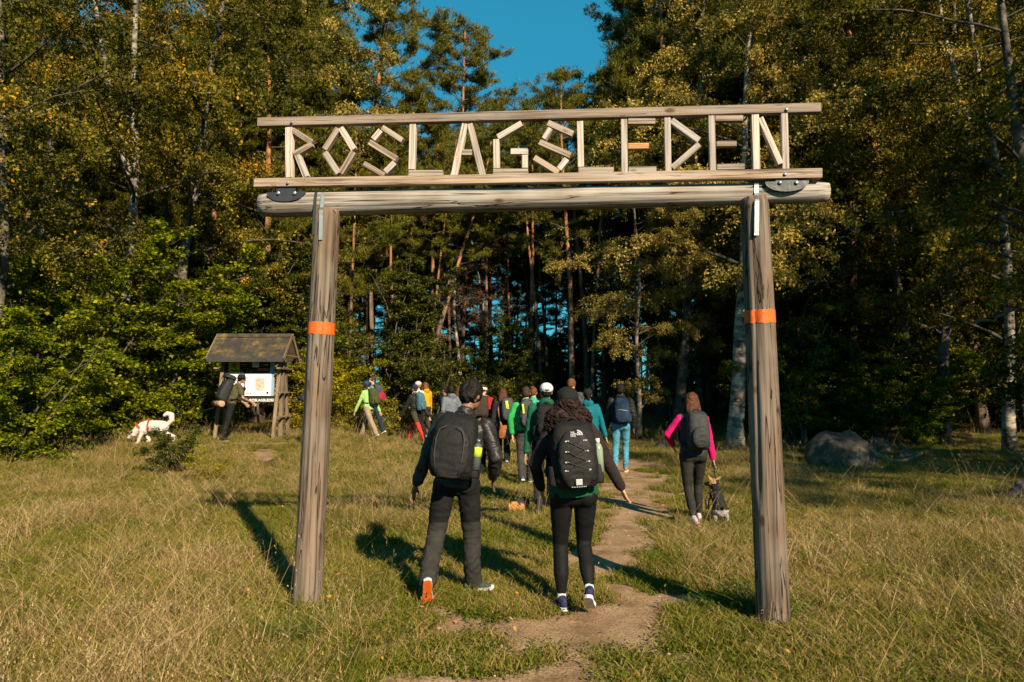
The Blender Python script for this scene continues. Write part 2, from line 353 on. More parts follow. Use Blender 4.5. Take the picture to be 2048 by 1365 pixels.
def grassmat(name, green, dry, bias, trans=0.3):
    m, t, out = nodes(name); L = t.links.new
    ge = N(t, 'ShaderNodeNewGeometry'); n1 = N(t, 'ShaderNodeTexNoise', i_Scale=0.55, i_Detail=5.0, i_Roughness=0.6); L(ge.outputs['Position'], n1.inputs['Vector'])
    at = N(t, 'ShaderNodeAttribute', attribute_name='rnd'); oi = N(t, 'ShaderNodeObjectInfo')
    s1 = N(t, 'ShaderNodeMath', operation='MULTIPLY_ADD'); s1.inputs[1].default_value = 0.45; L(at.outputs['Fac'], s1.inputs[0]); L(n1.outputs[0], s1.inputs[2])
    s2 = N(t, 'ShaderNodeMath', operation='MULTIPLY_ADD'); s2.inputs[1].default_value = 0.35; L(oi.outputs['Random'], s2.inputs[0]); L(s1.outputs[0], s2.inputs[2])
    s3 = N(t, 'ShaderNodeMath', operation='ADD'); s3.inputs[1].default_value = bias; L(s2.outputs[0], s3.inputs[0])
    g0, g1 = green; d0, d1 = dry
    r = ramp(t, [(0.45, g0), (0.78, g1), (0.98, d0), (1.0, d1)]); 
    e = r.color_ramp.elements; e[2].position = 0.93; L(s3.outputs[0], r.inputs[0])
    d = N(t, 'ShaderNodeBsdfPrincipled', i_Roughness=0.6); d.inputs['Specular IOR Level'].default_value = 0.10; L(r.outputs[0], d.inputs['Base Color'])
    tl = N(t, 'ShaderNodeBsdfTranslucent'); L(r.outputs[0], tl.inputs[0]); ms = N(t, 'ShaderNodeMixShader'); ms.inputs[0].default_value = trans
    L(d.outputs[0], ms.inputs[1]); L(tl.outputs[0], ms.inputs[2]); L(ms.outputs[0], out.inputs[0]); return m
GM = grassmat('green_grass', ((0.036, 0.060, 0.003), (0.145, 0.165, 0.009)), ((0.25, 0.165, 0.04), (0.32, 0.215, 0.09)), -0.04)
DM = grassmat('dry_grass', ((0.08, 0.075, 0.012), (0.16, 0.11, 0.035)), ((0.28, 0.185, 0.072), (0.40, 0.275, 0.135)), 0.03, 0.2)
CM = leafmat('low_leaf', [(0, (0.04, 0.06, 0.006)), (0.6, (0.09, 0.11, 0.010)), (1, (0.16, 0.15, 0.02))], 0.3)
FM = leafmat('fallen_leaf', [(0, (0.35, 0.13, 0.03)), (0.5, (0.45, 0.22, 0.06)), (1, (0.5, 0.34, 0.14))], 0.1)
def scatter(name, label, src_mesh, P, scl, rot):
    """one stuff object: its vertices carry copies of a small tuft"""
    src = bpy.data.objects.new(name + '_tuft', src_mesh)
    me = bpy.data.meshes.new(name); me.vertices.add(len(P)); me.vertices.foreach_set('co', np.asarray(P, np.float32).ravel())
    a = me.attributes.new('scl', 'FLOAT_VECTOR', 'POINT'); a.data.foreach_set('vector', np.asarray(scl, np.float32).ravel())
    a = me.attributes.new('rot', 'FLOAT_VECTOR', 'POINT'); a.data.foreach_set('vector', np.asarray(rot, np.float32).ravel())
    me.materials.append(src_mesh.materials[0])
    o = link(name, me); tag(o, label, kind='stuff')
    ng = bpy.data.node_groups.new(name, 'GeometryNodeTree'); ng.interface.new_socket('Geometry', in_out='INPUT', socket_type='NodeSocketGeometry'); ng.interface.new_socket('Geometry', in_out='OUTPUT', socket_type='NodeSocketGeometry')
    gi = ng.nodes.new('NodeGroupInput'); go = ng.nodes.new('NodeGroupOutput'); ip = ng.nodes.new('GeometryNodeInstanceOnPoints'); ob = ng.nodes.new('GeometryNodeObjectInfo'); ob.inputs[0].default_value = src
    a1 = ng.nodes.new('GeometryNodeInputNamedAttribute'); a1.data_type = 'FLOAT_VECTOR'; a1.inputs[0].default_value = 'scl'
    a2 = ng.nodes.new('GeometryNodeInputNamedAttribute'); a2.data_type = 'FLOAT_VECTOR'; a2.inputs[0].default_value = 'rot'
    er = ng.nodes.new('FunctionNodeEulerToRotation')
    l = ng.links.new; l(gi.outputs[0], ip.inputs['Points']); l(ob.outputs['Geometry'], ip.inputs['Instance']); l(a1.outputs[0], ip.inputs['Scale']); l(a2.outputs[0], er.inputs[0]); l(er.outputs[0], ip.inputs['Rotation']); l(ip.outputs[0], go.inputs[0])
    md = o.modifiers.new('scatter', 'NODES'); md.node_group = ng
    return o
def field(n, y0, y1, seed, power=2.0, spread=0.83, pad=2.0):
    """points over the meadow, denser near the camera"""
    r = np.random.default_rng(seed); u = r.random(n); y = (y0**(1/power)*(1-u) + y1**(1/power)*u)**power
    x = (r.random(n)*2-1)*(y*spread + pad); return x, y, r
SH = lambda x, y: sstep(y, 15, 21)
def put(name, label, mesh, n, y0, y1, seed, keep, smin, smax, tilt=0.12, power=1.6, ysc=None):
    x, y, r = field(n, y0, y1, seed, power); k = keep(x, y, r); x, y = x[k], y[k]; m = len(x)
    s = smin + (smax-smin)*r.random(m); s = s*(1+0.3*sstep(y, 9, 22))
    sc = np.stack([s*(0.85+0.3*r.random(m)), s*(0.85+0.3*r.random(m)), s*(0.75+0.5*r.random(m))], -1)
    if ysc is not None: sc[:, 2] *= ysc(x, y)*(1-0.5*sstep(y, 6.5, 11))
    rot = np.stack([r.normal(0, tilt, m), r.normal(0, tilt, m), r.random(m)*6.283], -1)
    return scatter(name, label, mesh, np.stack([x, y, Hn(x, y)-0.004], -1), sc, rot)
LONG = lambda x, y: np.clip(vnoise(x, y, 0.55, 11)*1.3 + 0.45*sstep(np.abs(x-0.9), 0.9, 2.6) - 0.55 + 0.25*sstep(y, 6, 9)*sstep(-x, 0, 2), 0, 1)
EDGE = lambda x, y: sstep(0.30-pathmask(x, y), 0.0, 0.35)
def k_short(x, y, r): return (pathmask(x, y) < 0.16 + r.normal(0, .10, len(x))) & (r.random(len(x)) < 0.35 + 1.3*sstep(vnoise(x, y, 2.7, 51)*0.6+vnoise(x, y, 7.0, 52)*0.4, 0.30, 0.62))
def k_mid(x, y, r): return (pathmask(x, y) < 0.05) & (r.random(len(x)) < 0.25 + 0.9*LONG(x, y))
def k_dry(x, y, r): return (pathmask(x, y) < -0.1) & (r.random(len(x)) < 0.05 + 1.1*LONG(x, y)*sstep(vnoise(x, y, 1.9, 53)*0.6+vnoise(x, y, 5.0, 54)*0.4, 0.34, 0.62)) & (np.abs(x-0.9) > 0.5)
def k_low(x, y, r): return (pathmask(x, y) < 0.2) & (vnoise(x, y, 1.1, 21) > 0.45)
put('grass', 'short green meadow grass', blade_mesh('short_grass', 42, 0.10, 0.025, 0.085, 0.0055, 0.7, GM, 2, seed=1), 90000, 2.4, 34, 31, k_short, 0.7, 1.3)
put('grass', 'taller green grass growing beside the path and the posts', blade_mesh('tall_grass', 26, 0.09, 0.05, 0.16, 0.0065, 0.8, GM, 3, seed=2), 34000, 2.4, 34, 32, k_mid, 0.6, 1.35, 0.15, ysc=lambda x, y: 0.6+0.7*LONG(x, y))
put('dry_grass', 'long straw coloured dry grass all over the meadow', blade_mesh('dry_tuft', 13, 0.11, 0.12, 0.36, 0.0032, 0.75, DM, 4, 0.12, seed=3, lean=0.7), 34000, 2.4, 32, 33, k_dry, 0.55, 1.25, 0.22, ysc=lambda x, y: 0.45+0.75*LONG(x, y))
put('dry_grass', 'single tall dry stalks with seed heads standing out of the meadow', blade_mesh('dry_stalk', 5, 0.12, 0.30, 0.62, 0.0030, 0.45, DM, 5, 0.9, seed=4, lean=0.5), 3600, 2.4, 30, 34, k_dry, 0.6, 1.1, 0.2)
put('ground_cover', 'low green clover and moss between the grass', leaf_patch_mesh('clover', 60, 0.13, 0.009, CM, 5, 0.0, 0.035), 30000, 2.4, 28, 35, k_low, 0.8, 1.5)
put('fallen_leaves', 'scattered dry orange birch leaves on the grass', leaf_patch_mesh('fallen_leaf', 3, 0.35, 0.015, FM, 6, 0.02, 0.06), 2600, 2.4, 30, 36, lambda x, y, r: r.random(len(x)) < 0.5, 0.8, 1.3)
# ---------------------------------------------------------------- the timber gate
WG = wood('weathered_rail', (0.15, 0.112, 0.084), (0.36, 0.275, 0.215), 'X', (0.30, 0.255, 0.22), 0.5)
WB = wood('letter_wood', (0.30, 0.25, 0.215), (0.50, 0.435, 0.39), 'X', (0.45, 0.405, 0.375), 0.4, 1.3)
WD = wood('letter_wood_grey_tan', (0.20, 0.165, 0.14), (0.36, 0.30, 0.25), 'X', (0.30, 0.27, 0.24), 0.4, 1.3)  # darker grey-tan timber of the foot bars and the crossbar of the A
WO = wood('new_orange_wood', (0.32, 0.16, 0.07), (0.48, 0.26, 0.13), 'X', (0.40, 0.22, 0.10), 0.2, 1.3)
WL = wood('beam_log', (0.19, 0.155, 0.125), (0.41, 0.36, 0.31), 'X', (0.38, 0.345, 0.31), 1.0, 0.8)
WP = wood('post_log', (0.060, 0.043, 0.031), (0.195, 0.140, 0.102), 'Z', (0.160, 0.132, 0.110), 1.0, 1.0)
OR = cloth('orange_trail_paint', (0.85, 0.15, 0.018), 0.55, 0.18, 60, 0.3, 0.3, wrinkle=14)
STEEL = cloth('galvanised_strap', (0.50, 0.54, 0.55), 0.45, 0.15, 40, 0.2, 0.5, 0.5)
BLK = cloth('black_plate', (0.045, 0.047, 0.05), 0.45, 0.2, 40, 0.2, 0.5)
BOLT = cloth('bolt_steel', (0.65, 0.65, 0.66), 0.3, 0.1, 40, 0.1, 0.6, 0.8)
GL, GR = Vector((gx(632, 5.36), 5.36, 0)), Vector((gx(1528, 4.96), 4.96, 0))
GU = (GR-GL).normalized(); GN = Vector((GU.y, -GU.x, 0))           # GN points to the camera
def gp(px, py, off=0.0):
    """the point on the gate's plane (moved off metres towards the camera) seen at (px, py)"""
    d = ray(px, py); o = Vector((0, 0, CAMZ)); q = GL + GN*off
    return o + d*((q-o).dot(GN)/d.dot(GN))
gate = thing('trail_gate', 'tall weathered timber gate with the trail name in wooden letters across its top', 'gate', (GL+GR)/2)
G0 = gate.location
def bar(name, a, b, wdt, dep, mat, parent, base, off_len=0.0, bev=0.003, label=None):
    """a squared timber from a to b lying in the gate's plane"""
    u = (b-a); ln = u.length; u.normalize(); n = GN; v = n.cross(u)
    M = Matrix((u, n, v)).transposed().to_4x4(); M.translation = (a+b)/2 - base
    mb = MB().box((0, 0, 0), (ln/2+off_len, dep/2, wdt/2), bev=bev)
    return link(name, mb.mesh(name, mat), parent, None, M, label)
LOFF = 0.0
bar('upper_rail', gp(518, 247), gp(1640, 218), 0.070, 0.062, WG, gate, G0)
bar('lower_rail', gp(511, 368), gp(1642, 348.5), 0.070, 0.062, WG, gate, G0)
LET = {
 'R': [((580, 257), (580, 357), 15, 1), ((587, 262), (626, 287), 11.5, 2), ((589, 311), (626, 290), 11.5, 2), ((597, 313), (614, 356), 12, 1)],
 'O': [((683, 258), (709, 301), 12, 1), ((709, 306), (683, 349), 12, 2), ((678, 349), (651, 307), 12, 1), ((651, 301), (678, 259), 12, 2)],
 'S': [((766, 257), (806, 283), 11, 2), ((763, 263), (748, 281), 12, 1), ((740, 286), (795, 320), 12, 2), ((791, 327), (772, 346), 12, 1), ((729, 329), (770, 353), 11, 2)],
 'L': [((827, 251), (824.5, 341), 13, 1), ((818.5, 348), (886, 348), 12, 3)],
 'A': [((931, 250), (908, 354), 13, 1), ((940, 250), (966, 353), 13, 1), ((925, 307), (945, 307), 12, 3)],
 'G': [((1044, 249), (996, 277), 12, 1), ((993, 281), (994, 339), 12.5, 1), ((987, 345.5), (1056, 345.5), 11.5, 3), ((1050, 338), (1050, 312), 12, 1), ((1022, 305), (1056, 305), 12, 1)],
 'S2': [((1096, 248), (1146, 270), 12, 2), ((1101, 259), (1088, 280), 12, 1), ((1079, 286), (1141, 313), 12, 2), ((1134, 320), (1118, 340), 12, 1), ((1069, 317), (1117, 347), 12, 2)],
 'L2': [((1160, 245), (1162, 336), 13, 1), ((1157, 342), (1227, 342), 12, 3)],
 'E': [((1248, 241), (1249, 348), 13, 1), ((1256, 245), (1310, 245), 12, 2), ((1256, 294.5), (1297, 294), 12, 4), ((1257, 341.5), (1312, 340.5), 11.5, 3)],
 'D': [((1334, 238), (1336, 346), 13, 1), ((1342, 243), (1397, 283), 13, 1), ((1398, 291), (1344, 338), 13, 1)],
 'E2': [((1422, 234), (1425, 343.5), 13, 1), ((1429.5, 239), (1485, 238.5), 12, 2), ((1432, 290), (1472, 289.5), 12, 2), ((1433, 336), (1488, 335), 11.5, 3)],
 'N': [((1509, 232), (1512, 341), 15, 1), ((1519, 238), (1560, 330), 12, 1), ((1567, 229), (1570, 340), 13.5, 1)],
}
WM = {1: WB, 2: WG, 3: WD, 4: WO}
for k, bars in LET.items():
    c = gp(bars[0][0][0], bars[0][0][1]); e = bpy.data.objects.new('letter', None); C.objects.link(e); e.parent = gate; e.location = c-G0; e['label'] = 'wooden letter ' + k[0]
    for (a, b_, wpx, mk) in bars:
        A, B = gp(*a), gp(*b_); wd = wpx/FPX*((A+B)/2).y*0.97
        o = bar('bar', A, B, wd, 0.048 + 0.004*random.random(), WM[mk], e, c, 0.0, 0.002)
        if mk == 4: o['label'] = 'fresh orange replacement bar'
# bolts on the rails
def bolt(p, parent, base, r=0.012, dn=0.012, name='bolt'):
    q = p-base; return link(name, MB().tube([q-GN*0.01, q+GN*dn, q+GN*(dn+0.004)], [r, r, r*0.6], 8).mesh(name, BOLT), parent)
for px, py in ((584, 246), (1573, 220), (576, 367), (1570, 349)): bolt(gp(px, py, 0.031), gate, G0)
# the log beam
def log_mesh(P, r0, r1, name, mats, seed, n=40, m=70, cracks=(), flat=0.0, axis='X'):
    """log with uneven surface and recessed cracks, built along its own axis"""
    ln = P; V = []; F = []
    for i in range(m+1):
        u = i/m; r = r0+(r1-r0)*u; endf = 1 - 0.12*(max(0, 1-u*m/2) + max(0, 1-(1-u)*m/2))
        for k in range(n):
            a = 2*math.pi*k/n; nz = noise.noise(Vector((math.cos(a)*1.6+seed, math.sin(a)*1.6, u*ln*0.9)))*0.035 + noise.noise(Vector((math.cos(a)*9+seed, math.sin(a)*9, u*ln*0.8)))*0.022
            rr = r*(1+nz)*endf
            for (ca, u0, u1, dp, wv) in cracks:
                da = (a - ca - 0.12*math.sin(u*7*wv + seed) + math.pi) % (2*math.pi) - math.pi
                if u0 < u < u1: rr -= dp*math.exp(-(da/0.10)**2)*min(1, (u-u0)*14, (u1-u)*14)
            x, y = rr*math.cos(a), rr*math.sin(a)
            V.append((u*ln, x, y) if axis == 'X' else (x, y, u*ln))
    for i in range(m):
        for k in range(n):
            f = (i*n+k, i*n+(k+1) % n, (i+1)*n+(k+1) % n, (i+1)*n+k); F.append(f)
    F.append(tuple(reversed(range(n)))); F.append(tuple(range(m*n, (m+1)*n)))
    return np_mesh(name, np.array(V), F, mats, True)
BO = -0.085
A, B = gp(524, 411, BO), gp(1655, 385, BO)
u = (B-A).normalized(); v = GN.cross(u); M = Matrix((u, GN, v)).transposed().to_4x4(); M.translation = A-G0
link('beam', log_mesh((B-A).length, 0.102, 0.079, 'beam', [WL], 3.1, 44, 90, [(0.75, 0.28, 0.62, 0.014, 1), (0.45, 0.55, 0.97, 0.012, 1), (0.15, 0.02, 0.3, 0.010, 2), (-0.35, 0.1, 0.2, 0.01, 1)]), gate, None, M)
# posts
def post(bpx, bpy_, tpx, tpy, r0, r1, off, seed, cracks, label, band):
    a = gp(bpx, bpy_, off); b = gp(tpx, tpy, off+0.0); d = (b-a).normalized(); a = a - d*0.25
    side = GU - d*GU.dot(d); side.normalize(); n = d.cross(side)
    M = Matrix((side, n, d)).transposed().to_4x4(); M.translation = a-G0; ln = (b-a).length
    me = log_mesh(ln, r0, r1, 'post', [WP], seed, 48, 110, cracks, axis='Z')
    o = link('post', me, gate, None, M, label)
    # painted trail band, following the same surface 2 mm proud
    z = (gp(*band, off) - a).dot(d); hb = 0.047; V = []; F = []; n_ = 48; src = [v.co.copy() for v in me.vertices][:]
    m_ = 110; rows = []
    for j in range(5):
        zz = z - hb + 2*hb*j/4; f = zz/ln*m_; i = int(f); fr = f-i
        for k in range(n_):
            p = src[i*n_+k].lerp(src[(i+1)*n_+k], fr); q = Vector((p.x, p.y, 0)); q = q*(1+0.0025/q.length)
            V.append((q.x, q.y, zz + (0.012*noise.noise(Vector((k*1.3, j*3, seed))) if j in (0, 4) else 0)))
    for j in range(4):
        for k in range(n_): F.append((j*n_+k, j*n_+(k+1) % n_, (j+1)*n_+(k+1) % n_, (j+1)*n_+k))
    link('painted_band', np_mesh('painted_band', np.array(V), F, [OR], True), gate, None, M, 'orange trail marker band on ' + label)
    return a, b
PI = math.pi
# angle 0 = along the gate to the right, -pi/2... : n = d x side, camera side is where n.GN > 0
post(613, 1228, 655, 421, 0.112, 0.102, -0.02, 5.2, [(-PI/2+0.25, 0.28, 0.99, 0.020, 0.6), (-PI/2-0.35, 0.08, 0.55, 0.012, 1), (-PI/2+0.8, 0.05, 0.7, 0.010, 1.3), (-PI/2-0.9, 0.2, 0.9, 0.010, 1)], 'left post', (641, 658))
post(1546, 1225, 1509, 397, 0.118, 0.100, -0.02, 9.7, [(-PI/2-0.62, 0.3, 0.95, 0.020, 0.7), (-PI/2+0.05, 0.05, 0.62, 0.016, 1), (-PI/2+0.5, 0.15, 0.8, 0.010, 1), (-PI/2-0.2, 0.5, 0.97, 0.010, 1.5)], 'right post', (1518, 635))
# straps
def strap(p, wpx, label, mat, base_off):
    """steel strip lying over the log and down the post"""
    mb = MB(); P3 = [gp(x, y, o) - G0 for x, y, o in p]
    wd = wpx/FPX*5.1/2; V = []; F = []
    for q in P3: V += [q-GU*wd, q+GU*wd]; 
    n = len(P3)
    for q in P3: V += [q-GU*wd-GN*0.004, q+GU*wd-GN*0.004]
    for i in range(n-1):
        a = 2*i; F.append((a, a+1, a+3, a+2)); b = 2*n+2*i; F.append((b, b+2, b+3, b+1)); F.append((a, a+2, b+2, b)); F.append((a+1, b+1, b+3, a+3))
    F.append((0, 2*n, 2*n+1, 1)); F.append((2*n-2, 2*n-1, 4*n-1, 4*n-2)); mb.add(V, F)
    return link('strap', mb.mesh('strap', mat), gate, None, None, label)
strap([(646, 385, -0.01), (645, 392, 0.022), (644, 406, 0.028), (643, 418, 0.060), (642, 424, 0.094), (641, 480, 0.094)], 8, 'pale steel strap holding beam to left post', STEEL, 0)
strap([(632, 385, -0.01), (631, 392, 0.022), (630, 408, 0.028), (629, 422, 0.055), (628, 445, 0.060), (627, 470, 0.060)], 6, 'dark perforated strap on left post', BLK, 0)
strap([(1513, 364, -0.02), (1513, 372, 0.0), (1513, 386, 0.005), (1514, 396, 0.060), (1514, 402, 0.094), (1513, 471, 0.094)], 8.5, 'bright steel strap holding beam to right post', STEEL, 0)
# half-round plates
for (cx, cy, rr, lb) in ((571, 384, 42, 'black half-round plate under the left end of the lettering'), (1574, 362.5, 41, 'dark half-round plate under the right end of the lettering')):
    mb = MB(); V = []; c = gp(cx, cy, 0.024)-G0; w_ = rr/FPX*5.15
    up = GN.cross(GU); n = 20; ring = [c + GU*(w_*math.cos(PI+PI*k/n)) - Vector((0, 0, 1))*(w_*0.50*abs(math.sin(PI*k/n))**0.9) for k in range(n+1)]
    V = [q for q in ring] + [q-GN*0.03 for q in ring]; m = n+1
    F = [tuple(range(m)), tuple(reversed(range(m, 2*m)))] + [(k, m+k, m+(k+1) % m, (k+1) % m) for k in range(m)]
    mb.add(V, F); pl = link('mounting_plate', mb.mesh('mounting_plate', BLK), gate, None, None, lb)
    for dx in (-14, 19): 
        q = gp(cx+dx, cy+3.5, 0.024)-G0; link('bolt', MB().tube([q, q+GN*0.012, q+GN*0.016], [0.014, 0.014, 0.008], 8).mesh('bolt', BOLT), pl)
    bk = c + Vector((0, 0, 0.03)) ; link('bracket', MB().box(bk-GN*0.03, (w_*0.5, 0.02, 0.045), Matrix((GU, GN, Vector((0, 0, 1)))).transposed()).mesh('bracket', BLK), gate, None, None, 'dark steel bracket between beam and lower rail')
# ---------------------------------------------------------------- trees
def bark(name, stops, scale=(6, 6, 1.2), bump=0.8, rough=0.9, white=None, hz=None):
    """stops over noise; white: (colour, amount) patches; hz: colour that takes over with height (pine)"""
    m, t, out = nodes(name); L = t.links.new
    tc = N(t, 'ShaderNodeTexCoord'); a = N(t, 'ShaderNodeTexNoise', i_Scale=1.0, i_Detail=7.0, i_Roughness=0.65); L(mapping(t, tc.outputs['Object'], scale, True).outputs[0], a.inputs['Vector'])
    r = ramp(t, stops); L(a.outputs[0], r.inputs[0]); last = r.outputs[0]
    if hz:
        sx = N(t, 'ShaderNodeSeparateXYZ'); L(tc.outputs['Object'], sx.inputs[0]); mr = N(t, 'ShaderNodeMapRange'); mr.inputs[1].default_value = hz[0]; mr.inputs[2].default_value = hz[1]; L(sx.outputs[2], mr.inputs[0])
        r2 = ramp(t, hz[2]); L(a.outputs[0], r2.inputs[0]); mx = N(t, 'ShaderNodeMix', data_type='RGBA'); L(mr.outputs[0], mx.inputs[0]); L(last, mx.inputs[6]); L(r2.outputs[0], mx.inputs[7]); last = mx.outputs[2]
    if white:
        f = N(t, 'ShaderNodeTexNoise', i_Scale=1.0, i_Detail=5.0, i_Roughness=0.6); L(mapping(t, tc.outputs['Object'], (2.2, 2.2, 7.0), True).outputs[0], f.inputs['Vector'])
        fr = ramp(t, [(0.50, (0, 0, 0)), (0.57, (1, 1, 1))]); L(f.outputs[0], fr.inputs[0]); mx = N(t, 'ShaderNodeMix', data_type='RGBA'); L(fr.outputs[0], mx.inputs[0]); L(last, mx.inputs[6]); mx.inputs[7].default_value = (*white, 1); last = mx.outputs[2]
    b = N(t, 'ShaderNodeBsdfPrincipled', i_Roughness=rough); b.inputs['Specular IOR Level'].default_value = 0.15; L(last, b.inputs['Base Color'])
    bp = N(t, 'ShaderNodeBump', i_Strength=bump, i_Distance=0.04); L(a.outputs[0], bp.inputs['Height']); L(bp.outputs[0], b.inputs['Normal']); L(b.outputs[0], out.inputs[0]); return m
B_BIRCH = bark('birch_bark', [(0.38, (0.03, 0.026, 0.022)), (0.52, (0.15, 0.125, 0.10)), (0.66, (0.36, 0.32, 0.27))], (3, 3, 3.5), white=(0.32, 0.28, 0.22))
B_BGREY = bark('dark_birch_bark', [(0.35, (0.03, 0.026, 0.02)), (0.55, (0.12, 0.10, 0.08)), (0.7, (0.24, 0.21, 0.17))], (3, 3, 4))
B_PINE = bark('pine_bark', [(0.3, (0.045, 0.032, 0.024)), (0.55, (0.13, 0.088, 0.062)), (0.7, (0.22, 0.15, 0.11))], (7, 7, 1.6), hz=(5.5, 10, [(0.3, (0.15, 0.065, 0.03)), (0.6, (0.36, 0.155, 0.065)), (0.75, (0.46, 0.24, 0.12))]))
B_DARK = bark('grey_bark', [(0.3, (0.03, 0.026, 0.02)), (0.6, (0.10, 0.082, 0.065))], (6, 6, 1.5))
B_DEAD = bark('dead_wood', [(0.3, (0.10, 0.065, 0.04)), (0.6, (0.28, 0.19, 0.12))], (8, 8, 2))
LF_BIRCH = leafmat('birch_leaves', [(0, (0.024, 0.028, 0.003)), (0.45, (0.095, 0.086, 0.008)), (0.8, (0.25, 0.185, 0.020)), (0.93, (0.42, 0.24, 0.02)), (1, (0.52, 0.22, 0.012))], 0.3)
LF_GOLD = leafmat('golden_birch_leaves', [(0, (0.050, 0.045, 0.006)), (0.4, (0.19, 0.148, 0.022)), (0.75, (0.42, 0.315, 0.09)), (1, (0.45, 0.27, 0.05))], 0.3)
LF_PINE = leafmat('pine_needles', [(0, (0.022, 0.030, 0.003)), (0.5, (0.085, 0.088, 0.008)), (1, (0.20, 0.165, 0.018))], 0.12)
LF_MAPLE = leafmat('bright_green_leaves', [(0, (0.035, 0.065, 0.002)), (0.55, (0.12, 0.155, 0.004)), (1, (0.31, 0.29, 0.012))], 0.4)
LF_LIME = leafmat('yellow_green_leaves', [(0, (0.12, 0.13, 0.005)), (0.6, (0.27, 0.235, 0.008)), (1, (0.42, 0.29, 0.012))], 0.4)
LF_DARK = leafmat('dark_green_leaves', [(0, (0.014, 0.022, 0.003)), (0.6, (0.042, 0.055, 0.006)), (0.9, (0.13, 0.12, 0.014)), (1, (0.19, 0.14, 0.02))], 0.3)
LF_DRY = leafmat('brown_dry_twigs', [(0, (0.14, 0.075, 0.045)), (1, (0.25, 0.135, 0.08))], 0.1)

def quads(P, U, Vv, rnd):
    """one rhombus per row"""
    n = len(P); A = np.stack([P-U, P+Vv+U*0.15, P+U, P-Vv+U*0.15], 1).reshape(-1, 3)
    F = np.arange(4*n).reshape(n, 4); return A, F, rnd
def leaves(P, size, r, flat=0.0, down=0.0, aspect=0.6, rnd=None):
    n = len(P); U = r.normal(0, 1, (n, 3)); U[:, 2] = U[:, 2]*(1-flat) - down; U /= np.linalg.norm(U, axis=1)[:, None]
    W = r.normal(0, 1, (n, 3)); W[:, 2] *= (1-flat); W -= U*(W*U).sum(1)[:, None]; W /= np.linalg.norm(W, axis=1)[:, None]
    s = (size*(0.45+1.1*r.random(n)))[:, None]*0.5
    return quads(P, U*s, W*s*aspect, r.random(n) if rnd is None else rnd)
def needles(P, D, k, ln, wd, r):
    """k narrow needles fanned about direction D at each point"""
    n = len(P); PP = np.repeat(P, k, 0); DD = np.repeat(D, k, 0) + r.normal(0, 0.62, (n*k, 3)); DD /= np.linalg.norm(DD, axis=1)[:, None]
    W = np.cross(DD, r.normal(0, 1, (n*k, 3))); W /= np.linalg.norm(W, axis=1)[:, None]+1e-9
    l = (ln*(0.7+0.6*r.random(n*k)))[:, None]; PP = PP + r.normal(0, 0.025, PP.shape)
    A = np.stack([PP - W*wd, PP + W*wd, PP + DD*l], 1).reshape(-1, 3); base = np.repeat(r.random(n), k)
    return A, np.arange(3*n*k).reshape(-1, 3), np.clip(base + r.normal(0, .12, n*k), 0, 1)
def wander(p, d, ln, n, r, jit=0.12, grav=0.0, up=0.0):
    P = [np.array(p, float)]; d = np.array(d, float); d /= np.linalg.norm(d)
    for i in range(n):
        d = d + r.normal(0, jit, 3); d[2] += up - grav*(i/n); d /= np.linalg.norm(d); P.append(P[-1] + d*ln/n)
    return np.array(P)
def along(P, u):
    u = np.asarray(u)*(len(P)-1); i = np.minimum(u.astype(int), len(P)-2); f = (u-i)[:, None]; return P[i]*(1-f)+P[i+1]*f
def trunk_radius(R0, u): return R0*(1-0.85*u**0.9) + R0*0.35*np.exp(-u*28)
class Tree:
    def __init__(s): s.mb = MB(); s.P = []; s.S = []
    def wood(s, P, r0, r1, n=5):
        k = len(P); s.mb.tube(P, [r0+(r1-r0)*(i/(k-1)) for i in range(k)], n, 1, False)

